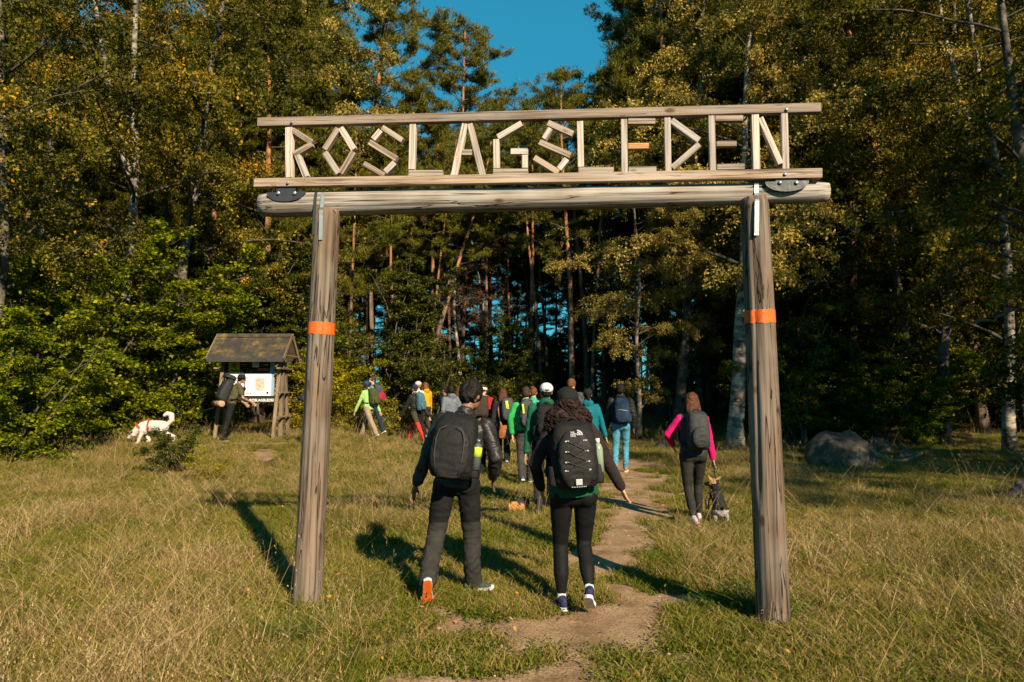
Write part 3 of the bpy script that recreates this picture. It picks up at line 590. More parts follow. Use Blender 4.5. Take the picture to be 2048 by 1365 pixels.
def make_birch(seed, Ht=15, R0=0.17, spread=0.24, c0=0.22, nleaf=26000, size=0.055, lean=(0, 0), fork=0.0, mat=None, weep=1.0, bare=0.0, bk=None):
    r = np.random.default_rng(seed); T = Tree(); stems = []
    def stem(p, d, ln, r0, n=16):
        P = wander(p, d, ln, n, r, 0.045, 0, 0.02); T.mb.tube(P, [trunk_radius(r0, np.array(i/n)).item() for i in range(n+1)], 9); stems.append((P, ln, r0)); return P
    P = stem((0, 0, -0.2), (lean[0], lean[1], 1), Ht, R0)
    if fork: stem(along(P, [fork])[0], (0.35, -0.1, 1), Ht*(1-fork)*0.95, R0*0.6)
    pts = []
    for (P, ln, r0) in stems:
        k = int(30*ln/Ht)
        for q in range(k):
            u = c0+(0.97-c0)*((q+r.random())/k) if P[0][2] < 1 else 0.08+0.9*((q+r.random())/k)
            zc = along(P, [u])[0]; prof = math.sin(math.pi*min(1, max(0.08, (zc[2]/Ht-c0*0.6)/(1.04-c0*0.6))))**0.65
            bl = Ht*spread*(0.45+0.75*r.random())*prof+0.4; a = r.random()*6.283
            B = wander(zc, (math.cos(a), math.sin(a), 0.9-0.5*prof), bl, 9, r, 0.13, 0.10, 0)
            rb = max(0.008, r0*(1-u)*0.42+0.006); T.wood(B, rb, 0.004, 4)
            for w_ in range(int(3+bl*1.9)):
                v = 0.25+0.75*r.random(); s0 = along(B, [v])[0]; a2 = r.random()*6.283; tl = (0.5+1.0*r.random())*min(1.3, 0.35+bl*0.3)
                Q = wander(s0, (math.cos(a2)*0.9+math.cos(a)*.4, math.sin(a2)*.9+math.sin(a)*.4, 0.15), tl, 6, r, 0.15, 0.55*weep, 0)
                if w_ % 2 == 0: T.wood(Q, 0.006, 0.002, 3)
                pts.append(Q)
    ntw = len(pts); per = nleaf//ntw; wts = r.random(ntw)**1.3*1.9+0.15; LP = []
    for Q, wt in zip(pts, wts):
        m = max(2, int(per*wt)); LP.append(along(Q, 0.1+0.9*r.random(m)) + r.normal(0, 0.085, (m, 3)))
    LP = np.concatenate(LP); V, F, rn = leaves(LP, size, r, 0, 0.5)
    # whole sprays turn yellow together
    yl = vn3(LP, 0.55, seed); rn = np.clip(rn*0.75 + (yl-0.5)*0.9+0.1, 0, 1)
    return (T.mb.mesh('trunk', [bk or B_BIRCH, B_DARK], True), np_mesh('crown', V, F, [mat or LF_BIRCH], False, None, rn))
def vn3(P, s, seed):
    return (vnoise(P[:, 0]+P[:, 2]*0.37+50, P[:, 1]-P[:, 2]*0.51+50, s, seed) + vnoise(P[:, 2]+P[:, 0]*0.6+50, P[:, 1]+50, s, seed+1))/2
def make_pine(seed, Ht=18, R0=0.20, c0=0.5, spread=0.17, ntuft=8500, dead=8, top=1.0, lean=(0, 0), k=7, nlen=0.13, nw=0.0075, bend=0.02, nl=34):
    r = np.random.default_rng(seed); T = Tree(); P = wander((0, 0, -0.2), (lean[0], lean[1], 1), Ht, 16, r, bend, 0, 0.02)
    T.mb.tube(P, [trunk_radius(R0, np.array(i/16)).item() for i in range(17)], 9); pts = []; ww = []
    for q in range(nl):
        u = c0+(0.985-c0)*((q+r.random())/nl)**0.9; zc = along(P, [u])[0]; v = (u-c0)/(1-c0)
        prof = (min(1, 0.35+v*2.4))*(1-v**2.2*0.80)*top
        bl = Ht*spread*(0.5+0.7*r.random())*prof+0.25; a = q*2.4+r.normal(0, .5)
        B = wander(zc, (math.cos(a), math.sin(a), 0.05+0.65*v), bl, 8, r, 0.15, -0.10, 0.0); T.wood(B, max(0.012, R0*0.30*(1-v*0.75)), 0.006, 4)
        for w_ in range(int(4+bl*3.0)):
            s0 = along(B, [0.35+0.65*r.random()])[0]; a2 = a+r.normal(0, 1.0)
            Q = wander(s0, (math.cos(a2), math.sin(a2), 0.25), 0.35+0.55*r.random(), 4, r, 0.2, -0.15, 0); pts.append(Q); ww.append(r.random()+0.35)
            if w_ % 3 == 0: T.wood(Q, 0.008, 0.003, 3)
    for q in range(dead):
        u = 0.15+(c0-0.1)*r.random(); a = r.random()*6.283; T.wood(wander(along(P, [u])[0], (math.cos(a), math.sin(a), -0.05), 0.5+1.4*r.random(), 6, r, 0.2, 0.1, 0), 0.018, 0.004, 4)
    ww = np.array(ww); ww /= ww.sum(); LP = []; DD = []
    for Q, wt in zip(pts, ww):
        m = max(2, int(ntuft*wt)); s = along(Q, 0.2+0.85*np.minimum(r.random(m), 0.94)) + r.normal(0, 0.10, (m, 3))*np.array([1, 1, 0.55]); LP.append(s)
        d = (Q[-1]-Q[0]); d /= np.linalg.norm(d); DD.append(np.tile(d*0.6+np.array([0, 0, 0.75]), (m, 1)))
    V, F, rn = needles(np.concatenate(LP), np.concatenate(DD), k, nlen, nw, r)
    return (T.mb.mesh('trunk', [B_PINE, B_DARK], True), np_mesh('crown', V, F, [LF_PINE], False, None, rn))
def make_bush(seed, Ht=3.2, rad=1.8, nleaf=16000, size=0.085, mat=None, stems=9, layered=0.6, bk=None, low=0.05, ball_=False):
    r = np.random.default_rng(seed); T = Tree(); pts = []
    for q in range(stems):
        a = r.random()*6.283; ln = Ht*(0.75+0.4*r.random()); sp = rad/Ht*(0.2+0.9*r.random())
        P = wander((r.normal(0, .12), r.normal(0, .12), -0.1), (math.cos(a)*sp, math.sin(a)*sp, 1), ln, 8, r, 0.09, 0.10, 0); T.wood(P, 0.018+0.006*Ht, 0.006, 5)
        for b_ in range(int(7+Ht*2.6)):
            u = low+(1-low)*r.random(); zc = along(P, [u])[0]; a2 = a+r.normal(0, 1.4); bl = (rad*0.62)*(0.35+0.8*r.random())*(1.1-0.6*u)
            B = wander(zc, (math.cos(a2), math.sin(a2), 0.25), bl, 6, r, 0.16, 0.10, 0); T.wood(B, 0.008, 0.003, 3); pts.append(B)
    per = nleaf//len(pts); LP = []
    for Q in pts:
        m = max(3, int(per*(0.2+1.6*r.random()))); s = along(Q, 0.2+0.8*r.random(m)) + r.normal(0, 0.11, (m, 3))*np.array([1, 1, 0.5]); LP.append(s)
    LP = np.concatenate(LP); LP = LP[LP[:, 2] > 0.03]; V, F, rn = leaves(LP, size, r, layered, 0.1, 0.72)
    return (T.mb.mesh('stems', [B_DARK, B_DARK], True), np_mesh('crown', V, F, [mat or LF_MAPLE], False, None, rn))

def plant(name, proto, label, cat, x, y, rz=0, sc=1.0, group=None, part='trunk', zs=1.0, dz=0.0):
    e = thing(name, label, cat, (x, y, H(x, y)+dz), rz, group); e.scale = (sc, sc, sc*zs)
    link(part, proto[0], e); link('crown', proto[1], e); return e
BI = [make_birch(101, 15.5, 0.17, 0.25, 0.12, 58000, 0.072, bk=B_BGREY), make_birch(102, 16.5, 0.16, 0.24, 0.12, 58000, 0.072, fork=0.42), make_birch(103, 14, 0.15, 0.28, 0.10, 56000, 0.072, bk=B_BGREY)]
BG = [make_birch(111, 15, 0.16, 0.26, 0.12, 56000, mat=LF_GOLD, size=0.075, bk=B_BGREY), make_birch(112, 17, 0.18, 0.26, 0.16, 60000, mat=LF_GOLD, size=0.075, lean=(-0.06, 0), bk=B_BGREY)]
BR = make_birch(121, 14, 0.22, 0.29, 0.26, 58000, lean=(-0.05, -0.02), mat=LF_GOLD, size=0.075)
BBARE = make_birch(131, 15, 0.10, 0.16, 0.25, 16000, mat=LF_DRY, size=0.045)
PF = [make_pine(201, 18, 0.21, 0.10, 0.22, 26000, 3, nl=60, k=6, nw=0.009), make_pine(202, 16, 0.19, 0.08, 0.24, 25000, 2, nl=56, k=6, nw=0.009)]     # foliage to low down
PT = [make_pine(211, 20, 0.20, 0.50, 0.18, 13000, 9, k=6, nw=0.010), make_pine(212, 19, 0.18, 0.52, 0.16, 11500, 10, k=6, nw=0.010), make_pine(213, 18, 0.17, 0.42, 0.18, 12500, 7, k=6, nw=0.010), make_pine(214, 18, 0.19, 0.50, 0.17, 12000, 8, lean=(0.14, 0), bend=0.05, k=6, nw=0.010)]
PS = [make_pine(231, 20, 0.20, 0.36, 0.19, 30000, 7, nl=58, k=6, nw=0.010), make_pine(232, 20, 0.19, 0.40, 0.17, 28000, 8, nl=56, k=6, nw=0.010)]
PX = [make_pine(221, 17, 0.13, 0.58, 0.15, 5200, 8, nl=26, k=6, nw=0.012), make_pine(222, 18, 0.12, 0.62, 0.14, 5000, 9, nl=24, k=6, nw=0.012)]   # thin trees of the deep forest
MB_ = [make_bush(301, 4.2, 2.2, 32000, 0.085, LF_MAPLE), make_bush(302, 3.0, 1.9, 20000, 0.08, LF_MAPLE), make_bush(303, 5.2, 2.3, 46000, 0.08, LF_MAPLE, 11)]
LB = [make_bush(311, 2.4, 1.5, 14000, 0.06, LF_LIME), make_bush(312, 1.7, 1.1, 6000, 0.055, LF_LIME)]
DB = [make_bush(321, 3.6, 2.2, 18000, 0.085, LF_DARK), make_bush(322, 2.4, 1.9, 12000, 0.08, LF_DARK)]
YT = [make_bush(331, 7.5, 2.3, 26000, 0.095, LF_DARK, 7, 0.4, low=0.2), make_bush(332, 6.0, 2.0, 22000, 0.09, LF_MAPLE, 6, 0.5, low=0.15)]

def tr(name, proto, label, cat, px, Y, rz=0, sc=1.0, **k): return plant(name, proto, label, cat, gx(px, Y), Y, rz, sc, **k)
# left side
tr('birch_tree', BI[1], 'tall forked birch with pale trunk in the upper left, behind the bright green maples', 'tree', 225, 20.8, 4.3, 1.1)
tr('birch_tree', BI[0], 'birch with yellowing leaves at the far left edge', 'tree', -20, 16.5, 0.6, 1.05)
tr('birch_tree', BI[2], 'drooping birch left of the pines, leaves hanging low over the dark gap', 'tree', 345, 22.5, 1.3, 1.35)
tr('birch_tree', BG[0], 'golden leaved birch whose top stands left of the sign by the sky', 'tree', 560, 30, 2.0, 1.38)
tr('birch_tree', BI[0], 'dark birch behind the forked birch', 'tree', 95, 22, 3.9, 1.3)
tr('birch_tree', BI[2], 'birch leaning over the left edge of the meadow', 'tree', -300, 14, 2.2, 1.0)
tr('pine_tree', PF[0], 'bushy pine with low branches left of the gate, behind the information board', 'tree', 520, 27, 0.4, 1.0)
tr('pine_tree', PF[1], 'bushy pine with low branches between the birches and the board', 'tree', 410, 26, 2.4, 1.0)
tr('pine_tree', PF[1], 'bushy pine directly behind the left gate post', 'tree', 605, 31, 4.1, 1.12)
tr('pine_tree', PF[0], 'dark pine behind the birches on the left', 'tree', 270, 30, 1.9, 1.05)
tr('pine_tree', PF[0], 'dark pine at the left edge of the forest', 'tree', 60, 31, 3.3, 1.05)
# sky line of the middle
tr('pine_tree', PS[0], 'tallest pine of the skyline, rising above the R and O of the sign', 'tree', 742, 34, 0.5, 1.22)
tr('pine_tree', PS[1], 'tall skyline pine partly cut by the top of the picture, left of the tallest', 'tree', 640, 33, 2.2, 1.10)
tr('pine_tree', PS[1], 'slim skyline pine standing alone against the sky above the A', 'tree', 915, 38, 1.2, 1.13)
tr('birch_tree', BBARE, 'thin white birch with dry brown twigs in front of the slim skyline pine', 'tree', 925, 33, 0.4, 0.98)
tr('birch_tree', BBARE, 'thin birch with reddish dry twigs right of the slim skyline pine', 'tree', 985, 36, 2.4, 0.93)
tr('pine_tree', PS[0], 'pine with rounded crown between the two skyline pines', 'tree', 825, 36, 3.0, 0.74)
tr('pine_tree', PT[3], 'leaning pine with orange trunk behind the middle of the beam', 'tree', 838, 31, 0.15, 0.80)
tr('pine_tree', PT[3], 'second leaning orange pine close behind the first', 'tree', 812, 34, 0.3, 0.84)
tr('pine_tree', PT[0], 'straight pine with sunlit reddish trunk right of the middle', 'tree', 1142, 27, 2.6, 0.72)
tr('pine_tree', PF[1], 'low pine under the sky gap left of the golden birches', 'tree', 1060, 40, 0.9, 0.88)
tr('pine_tree', PF[0], 'broad pine behind the letters G and S', 'tree', 985, 42, 2.9, 0.86)
tr('pine_tree', PF[1], 'pine with pointed top right of the sky gap', 'tree', 1150, 41, 3.7, 0.90)
tr('pine_tree', PF[0], 'bushy pine behind the letters O and S', 'tree', 740, 40, 5.2, 0.95)
tr('pine_tree', PF[1], 'bushy pine behind the letters L and A', 'tree', 870, 43, 1.0, 1.02)
# right side
tr('birch_tree', BR, 'big birch with thick white trunk left of the right gate post', 'tree', 1466, 19.5, 3.3, 1.05)
tr('birch_tree', BG[1], 'golden leaved birch right of the sky, behind the letters L and E', 'tree', 1350, 25, 3.4, 1.15)
tr('birch_tree', BG[0], 'golden leaved birch behind the letters D and E', 'tree', 1400, 28, 4.6, 1.15)
tr('birch_tree', BG[0], 'small golden birch with sprays hanging under the beam', 'tree', 1275, 22, 1.5, 0.60)
tr('birch_tree', BI[0], 'tall birch above the right end of the sign', 'tree', 1610, 23, 2.1, 1.22)
tr('birch_tree', BI[2], 'dark birch with overhanging branches in the upper right corner', 'tree', 2120, 14.5, 4.0, 1.15)
tr('birch_tree', BI[1], 'birch with crooked white trunk at the right edge', 'tree', 2010, 18.5, 2.9, 1.0)
tr('pine_tree', PF[0], 'bushy pine with bare dead branch right of the gate', 'tree', 1700, 24, 5.5, 0.92)
tr('pine_tree', PT[1], 'pine with rough lit trunk between the right post and the right edge', 'tree', 1815, 22, 2.7, 0.95)
tr('birch_tree', BI[2], 'birch behind the pine with the rough lit trunk', 'tree', 1760, 27, 0.5, 1.15)
tr('pine_tree', PF[1], 'dark pine behind the boulder, near the right edge', 'tree', 1960, 25, 3.4, 1.1)
tr('birch_tree', BI[2], 'dark birch between the rough lit pine and the right edge', 'tree', 1880, 20.5, 1.1, 1.2)
tr('birch_tree', BI[0], 'birch just outside the right edge of the meadow', 'tree', 2300, 17, 0.9, 1.0)
# trees beside the meadow, mostly outside the frame, whose shade falls on the boulder
plant('birch_tree', BI[0], 'meadow edge birch on the right, out of the picture', 'tree', 12.5, 7.5, 2.0, 0.9)
plant('birch_tree', BI[2], 'second meadow edge birch on the right, out of the picture', 'tree', 15.5, 12.0, 0.3, 1.0)
plant('pine_tree', PF[1], 'meadow edge pine on the right, out of the picture', 'tree', 17.0, 4.5, 0.3, 0.9)
plant('birch_tree', BI[1], 'third meadow edge birch on the right, out of the picture', 'tree', 13.0, 1.0, 4.3, 0.85)
plant('birch_tree', BI[2], 'fourth meadow edge birch on the right, out of the picture', 'tree', 14.5, 5.0, 1.0, 1.0)
plant('pine_tree', PF[1], 'third meadow edge pine on the right, out of the picture', 'tree', 19.5, 13.5, 1.0, 1.0)
plant('birch_tree', BI[0], 'fifth meadow edge birch on the right, out of the picture', 'tree', 18.0, 6.0, 5.0, 1.05)
# deep forest
def forest(n, y0, y1, px0, px1, protos, name, label, grp, seed, smin, smax, mind=1.0):
    r = np.random.default_rng(seed); got = []; tries = 0
    while len(got) < n and tries < 6000:
        tries += 1; Y = y0+(y1-y0)*r.random(); px = px0+(px1-px0)*r.random(); x = gx(px, Y)
        if any((x-a)**2+(Y-b)**2 < mind**2 for a, b in got): continue
        got.append((x, Y)); plant(name, protos[int(r.integers(len(protos)))], label, 'tree', x, Y, r.random()*6.28, smin+(smax-smin)*r.random(), group=grp)
forest(55, 30, 48, 640, 1480, PT[1:3]+PX, 'pine_tree', 'bare trunked pine among many in the dark forest behind the hikers', 'pines of the dark forest', 1, 0.72, 0.90, 1.3)
forest(85, 46, 95, 640, 1500, PX, 'pine_tree', 'thin distant pine deep in the forest with sky showing between the trunks', 'thin pines deep in the forest', 2, 0.85, 1.0, 1.2)
forest(40, 27, 50, -350, 630, PS+PF, 'pine_tree', 'pine deep in the forest behind the left hand trees', 'pines behind the left trees', 3, 1.05, 1.4, 2.0)
forest(50, 25, 50, 1500, 2450, PS+PF, 'pine_tree', 'pine deep in the forest behind the right hand trees', 'pines behind the right trees', 4, 1.0, 1.35, 2.0)
forest(14, 30, 46, 1270, 1500, PS, 'pine_tree', 'tall dense pine behind the golden birches of the right half', 'tall pines behind the golden birches', 14, 1.05, 1.25, 2.0)
# bushes and undergrowth
tr('maple_bush', YT[1], 'slender leafy young maple just right of the right gate post', 'bush', 1600, 20.5, 0.7, 0.70, part='stems')
tr('maple_bush', YT[1], 'leafy young maple behind the boulder, low in the forest edge', 'bush', 1745, 21.5, 2.7, 0.75, part='stems')
tr('maple_bush', MB_[0], 'leafy bush beside the rough lit pine trunk on the right', 'bush', 1840, 20.5, 4.7, 0.7, part='stems')
tr('maple_bush', MB_[0], 'bright green bush at the lower left edge', 'bush', 20, 14.6, 0.4, 0.80, part='stems')
tr('maple_bush', MB_[1], 'bright green low bush right of the lower left one', 'bush', 110, 15.8, 1.4, 0.72, part='stems')
tr('maple_bush', MB_[2], 'tall bright green maple behind the white dog', 'bush', 320, 21.0, 2.6, 1.15, part='stems')
tr('maple_bush', MB_[0], 'bright green maple branch spreading to the roof of the board', 'bush', 400, 22.3, 4.2, 1.1, part='stems')
tr('maple_bush', MB_[2], 'tall bright green maple in the middle of the left side', 'bush', 185, 19.5, 0.2, 1.15, part='stems')
tr('maple_bush', MB_[2], 'bright green maple under the left edge birch', 'bush', 50, 18, 5.0, 1.1, part='stems')
tr('maple_bush', MB_[0], 'bright green bush beyond the left edge', 'bush', -130, 15, 3.0, 1.1, part='stems')
tr('lime_bush', LB[0], 'yellow green sunlit bush behind the green jacketed hiker', 'bush', 702, 23.5, 0.6, 1.0, part='stems')
tr('lime_bush', LB[0], 'yellow green bush right of the information board', 'bush', 620, 23, 2.0, 1.1, part='stems')
tr('lime_bush', LB[1], 'small yellow bush between the two pairs of hikers on the left', 'bush', 790, 23, 1.0, 0.95, part='stems')
tr('small_bush', LB[1], 'small yellow leaved bush beside the bare earth', 'bush', 425, 12.3, 1.0, 0.36, part='stems')
tr('small_bush', DB[1], 'small dark leaved shrub in front of the white dog', 'bush', 352, 13.2, 2.0, 0.40, part='stems')
tr('maple_bush', MB_[0], 'bright leaved undergrowth behind the boulder', 'bush', 1625, 23, 0.7, 0.72, part='stems')
tr('maple_bush', MB_[1], 'second bright leaved undergrowth bush right of the gate', 'bush', 1700, 22, 2.7, 0.75, part='stems')
def under(n, y0, y1, px0, px1, protos, label, grp, seed, smin, smax, mind):
    r = np.random.default_rng(seed); got = []; tries = 0
    while len(got) < n and tries < 4000:
        tries += 1; Y = y0+(y1-y0)*r.random(); px = px0+(px1-px0)*r.random(); x = gx(px, Y)
        if any((x-a)**2+(Y-b)**2 < mind**2 for a, b in got): continue
        got.append((x, Y)); plant('dark_bush', protos[int(r.integers(len(protos)))], label, 'bush', x, Y, r.random()*6.28, smin+(smax-smin)*r.random(), group=grp, part='stems')
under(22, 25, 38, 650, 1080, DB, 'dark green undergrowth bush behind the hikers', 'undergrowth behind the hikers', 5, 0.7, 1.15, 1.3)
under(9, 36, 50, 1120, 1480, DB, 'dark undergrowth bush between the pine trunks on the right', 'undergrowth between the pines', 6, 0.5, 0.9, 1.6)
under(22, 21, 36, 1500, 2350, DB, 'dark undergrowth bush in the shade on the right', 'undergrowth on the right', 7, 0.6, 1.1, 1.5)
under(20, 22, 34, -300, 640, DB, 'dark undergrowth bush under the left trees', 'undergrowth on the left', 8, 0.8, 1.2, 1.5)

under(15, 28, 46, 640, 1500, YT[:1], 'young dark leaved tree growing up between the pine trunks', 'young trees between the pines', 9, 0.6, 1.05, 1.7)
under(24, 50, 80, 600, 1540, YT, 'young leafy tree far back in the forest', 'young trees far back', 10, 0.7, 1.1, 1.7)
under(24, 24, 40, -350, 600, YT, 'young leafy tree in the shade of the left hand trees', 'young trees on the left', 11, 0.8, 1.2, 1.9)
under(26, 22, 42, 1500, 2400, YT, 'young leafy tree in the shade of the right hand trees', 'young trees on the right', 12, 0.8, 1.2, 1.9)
# ---------------------------------------------------------------- people
def v3(*a): return Vector(a)
def solid(name, pieces, mats, vox, smooth=3, wr=0.0, wf=9.0, seed=0.0, fn=None, mfn=None, zs=1.7):
    """closed overlapping pieces grown into one continuous skin"""
    mb = MB()
    for V, F in pieces: mb.add(V, F)
    me = mb.mesh(name, mats); o = bpy.data.objects.new('tmp', me); C.objects.link(o)
    m = o.modifiers.new('r', 'REMESH'); m.mode = 'VOXEL'; m.voxel_size = vox; m.adaptivity = 0; m.use_smooth_shade = True
    if smooth: s = o.modifiers.new('s', 'SMOOTH'); s.factor = 0.5; s.iterations = smooth
    dg = bpy.context.evaluated_depsgraph_get(); out = bpy.data.meshes.new_from_object(o.evaluated_get(dg))
    bpy.data.objects.remove(o); bpy.data.meshes.remove(me); out.name = name
    out.materials.clear()
    for m_ in (mats if isinstance(mats, (list, tuple)) else [mats]): out.materials.append(m_)
    if wr or fn:
        nrm = [v.normal.copy() for v in out.vertices]
        for v, n in zip(out.vertices, nrm):
            d = 0.0
            if wr:
                p = v.co; q = Vector((p.x*wf+seed, p.y*wf, p.z*wf*zs)); w1 = noise.noise(q + Vector((noise.noise(p*6)*1.5, 0, noise.noise(p*5+Vector((9, 0, 0)))*2)))
                d = wr*(1-2.2*abs(w1)) + wr*0.4*noise.noise(q*2.3)
            if fn: d += fn(v.co)
            v.co += n*d
    if mfn:
        for f in out.polygons: f.material_index = mfn(f.center)
    for f in out.polygons: f.use_smooth = True
    return out
def ik(a, b, l1, l2, pole):
    d = b-a; L = d.length; L2 = min(L, (l1+l2)*0.999); u = d.normalized(); x = (l1*l1-l2*l2+L2*L2)/(2*L2); h = math.sqrt(max(0, l1*l1-x*x))
    p = pole - u*pole.dot(u); p.normalize(); return a + u*x + p*h
def srings(P, ab, n=24, e=2.0, up=None):
    """loft through superellipse rings stacked in z; ab = (half width, half depth)"""
    V = []; F = []
    for p, (a, b) in zip(P, ab):
        for k in range(n):
            t = 2*PI*k/n; c, s = math.cos(t), math.sin(t)
            V.append(Vector(p) + Vector((a*math.copysign(abs(c)**(2/e), c), b*math.copysign(abs(s)**(2/e), s), 0)))
    m = len(P)
    for i in range(m-1):
        for k in range(n): F.append((i*n+k, i*n+(k+1) % n, (i+1)*n+(k+1) % n, (i+1)*n+k))
    F.append(tuple(reversed(range(n)))); F.append(tuple(range((m-1)*n, m*n))); return V, F
def xf(piece, M): return ([M @ Vector(v) for v in piece[0]], piece[1])
SKIN = {k: cloth('skin_'+k, c, 0.55, 0.1, 60, 0.08, 0.35) for k, c in {'tan': (0.42, 0.22, 0.13), 'fair': (0.62, 0.36, 0.26), 'brown': (0.26, 0.13, 0.075)}.items()}
HAIR = {k: cloth('hair_'+k, c, 0.6, 0.5, 120, 0.5, 0.15, wrinkle=45) for k, c in {'black': (0.012, 0.010, 0.009), 'curly': (0.030, 0.015, 0.010), 'brown': (0.060, 0.032, 0.018), 'ginger': (0.17, 0.068, 0.025), 'red': (0.105, 0.038, 0.018), 'blond': (0.30, 0.17, 0.08)}.items()}
def CL(n, c, rough=0.85, **k): return cloth(n, c, rough, k.pop('var', 0.22), k.pop('scale', 60), k.pop('bump', 0.45), **k)
EYE = cloth('eye_dark', (0.02, 0.015, 0.012), 0.2, 0.05, 10, 0.0, 0.6)
WHITE = CL('white_cloth', (0.75, 0.74, 0.72))
BLACKC = CL('black_cloth', (0.018, 0.018, 0.019))
def hand(w, d, side, thick, rel, vox, curl=0.35, spread=1.0):
    """palm, four fingers and a thumb; w wrist, d pointing down the hand, side = direction of the thumb"""
    d = d.normalized(); s = (side - d*side.dot(d)).normalized(); n = d.cross(s); r = max(0.0085*rel, vox*0.62); k = rel
    P = [ctube([w-d*0.02*k, w+d*0.035*k, w+d*0.085*k], [(0.024*k, 0.019*k), (0.037*k, 0.016*k), (0.040*k, 0.013*k)], 10, s)]
    for i, ln in enumerate((0.070, 0.080, 0.074, 0.058)):
        off = (1.5-i)*0.0215*k*spread; b0 = w + d*0.085*k + s*off; d1 = (d + s*(0.10*(1.5-i)*spread) + n*curl*0.5).normalized(); b1 = b0 + d1*ln*k*0.5; d2 = (d1 + n*curl*1.2).normalized()
        P.append(ctube([b0-d*0.02*k, b0, b1, b1+d2*ln*k*0.5], [r, r, r*0.95, r*0.8], 6))
    b0 = w + d*0.03*k + s*0.028*k; d1 = (d*0.75 + s*0.7 + n*0.25).normalized(); b1 = b0+d1*0.038*k; P.append(ctube([b0-d1*0.012*k, b0, b1, b1+(d1+d*0.6).normalized()*0.03*k], [r*1.3, r*1.25, r*1.1, r*0.9], 6))
    return P
class Fig: pass
def person(label, px, Y, Ht=1.75, yaw=0, fem=False, stride=0.30, feet=None, hands=None, hip=(0, 0), lean=(0, 0.03), twist=0, head=(0, 0, 0), neckoff=(0, 0),
           skin='fair', hair=('short', 'brown'), hat=None, top=None, topkind='jacket', hem=0.0, collar=None, under=None, legs=None, legs2=None, legfit='loose', shoes=None, sole=None, socks=None,
           vox=0.018, wr=0.0065, group=None, poles=None, sleeve=None, dx=0.0, cuff=None, leather=False, short_sleeve=False, hemband=None, fingers=True, puff=0.0, gait=1):
    k = Ht/1.75; x0 = gx(px, Y)+dx; z0 = H(x0, Y)
    root = thing('person', label, 'person', (x0, Y, z0), R(yaw), group); f = Fig(); f.root = root; f.k = k
    hipw = 0.095*k
    Cp = v3(hip[0]*k, hip[1]*k, (0.93 if not fem else 0.92)*k); U = v3(lean[0], lean[1], 1).normalized()
    tw = R(twist); X = v3(math.cos(tw), math.sin(tw), 0); X = (X - U*X.dot(U)).normalized(); Yf = U.cross(X)
    f.C, f.U, f.X, f.Yf = Cp, U, X, Yf
    sw = (0.185 if not fem else 0.160)*k
    sh = Cp + U*0.49*k; SL, SR = sh - X*sw, sh + X*sw; nb = Cp + U*0.545*k; f.sh = sh
    HC = nb + U*0.155*k + v3(neckoff[0], neckoff[1]+0.02, 0)*k
    Mh = Euler((R(head[1]), R(head[2]), R(head[0])), 'XYZ').to_matrix().to_4x4(); Mh.translation = HC; f.Mh = Mh
    if feet is None:
        s = stride*k; a = dict(x=-0.09, y=s*0.5, z=0.085, p=0, w=4); b = dict(x=0.09, y=-s*0.62, z=0.13 if stride > 0.2 else 0.085, p=28 if stride > 0.2 else 0, w=-6)
        if gait < 0: a['y'], b['y'], a['z'], b['z'], a['p'], b['p'] = b['y'], a['y'], b['z'], a['z'], b['p'], a['p']
        feet = (a, b)
    if hands is None:
        q = stride*0.5*gait; hands = ((-0.27, -q*0.8+0.03, 0.80), (0.27, q*0.8+0.03, 0.80))
    H2 = [Cp + v3(-hipw, 0, 0)*1, Cp + v3(hipw, 0, 0)]
    AN = [v3(ft['x']*k, ft['y']*k, ft['z']*k) for ft in feet]
    KN = [ik(h, a, 0.435*k, 0.425*k, v3(ft.get('kx', 0), 1, 0)) for h, a, ft in zip(H2, AN, feet)]
    HW = [v3(*h)*k for h in hands]; SH = [SL, SR]; poles = poles or (v3(-0.5, -1, 0), v3(0.5, -1, 0))
    EL = [ik(s_, w_, 0.295*k, 0.26*k, Vector(p)) for s_, w_, p in zip(SH, HW, poles)]
    f.HW, f.EL, f.AN = HW, EL, AN
    # body
    B = [ctube([Cp, Cp+U*0.25*k, Cp+U*0.46*k], [(0.12*k, 0.08*k), (0.11*k, 0.075*k), (0.12*k, 0.07*k)], 12, X), ctube([nb-U*0.10*k, nb+U*0.03*k, HC-U*0.02*k], [0.060*k, 0.054*k, 0.055*k], 10)]
    for i in (0, 1):
        B.append(ctube([H2[i], KN[i], AN[i]], [0.06*k, 0.038*k, 0.028*k], 8)); B.append(ctube([SH[i]-U*0.02, EL[i], HW[i]], [0.045*k, 0.036*k, 0.024*k], 8)); B.append(ball(SH[i]*0.8+sh*0.2, 0.05*k, 8, 6))
        dd = (HW[i]-EL[i]).normalized(); th = v3(0, 1, 0) if i == 0 else v3(0, 1, 0)
        B += hand(HW[i]+dd*0.01, dd + v3(0, 0.0, -0.25), th + X*(0.3 if i == 0 else -0.3), 0.016, k*(1.0 if not fem else 0.9), vox)
    hd = [ball((0, -0.008, 0.018), (0.074, 0.093, 0.100), 16, 12), ball((0, 0.028, -0.045), (0.056, 0.062, 0.060), 12, 8), ball((0, 0.060, -0.080), (0.028, 0.028, 0.024), 8, 6),
          ctube([(0, 0.083, 0.020), (0, 0.103, -0.016), (0, 0.098, -0.024)], [0.010, 0.014, 0.014], 6), ball((0, 0.078, 0.045), (0.052, 0.016, 0.012), 8, 6), ball((0, 0.083, -0.052), (0.024, 0.012, 0.010), 8, 6),
          ball((-0.077, -0.005, 0.0), (0.011, 0.019, 0.032), 8, 6), ball((0.077, -0.005, 0.0), (0.011, 0.019, 0.032), 8, 6)]
    S_ = Matrix.Scale(k*(1.0 if not fem else 0.96), 4); MhS = Mh @ S_; f.MhS = MhS
    B += [xf(p, MhS) for p in hd]
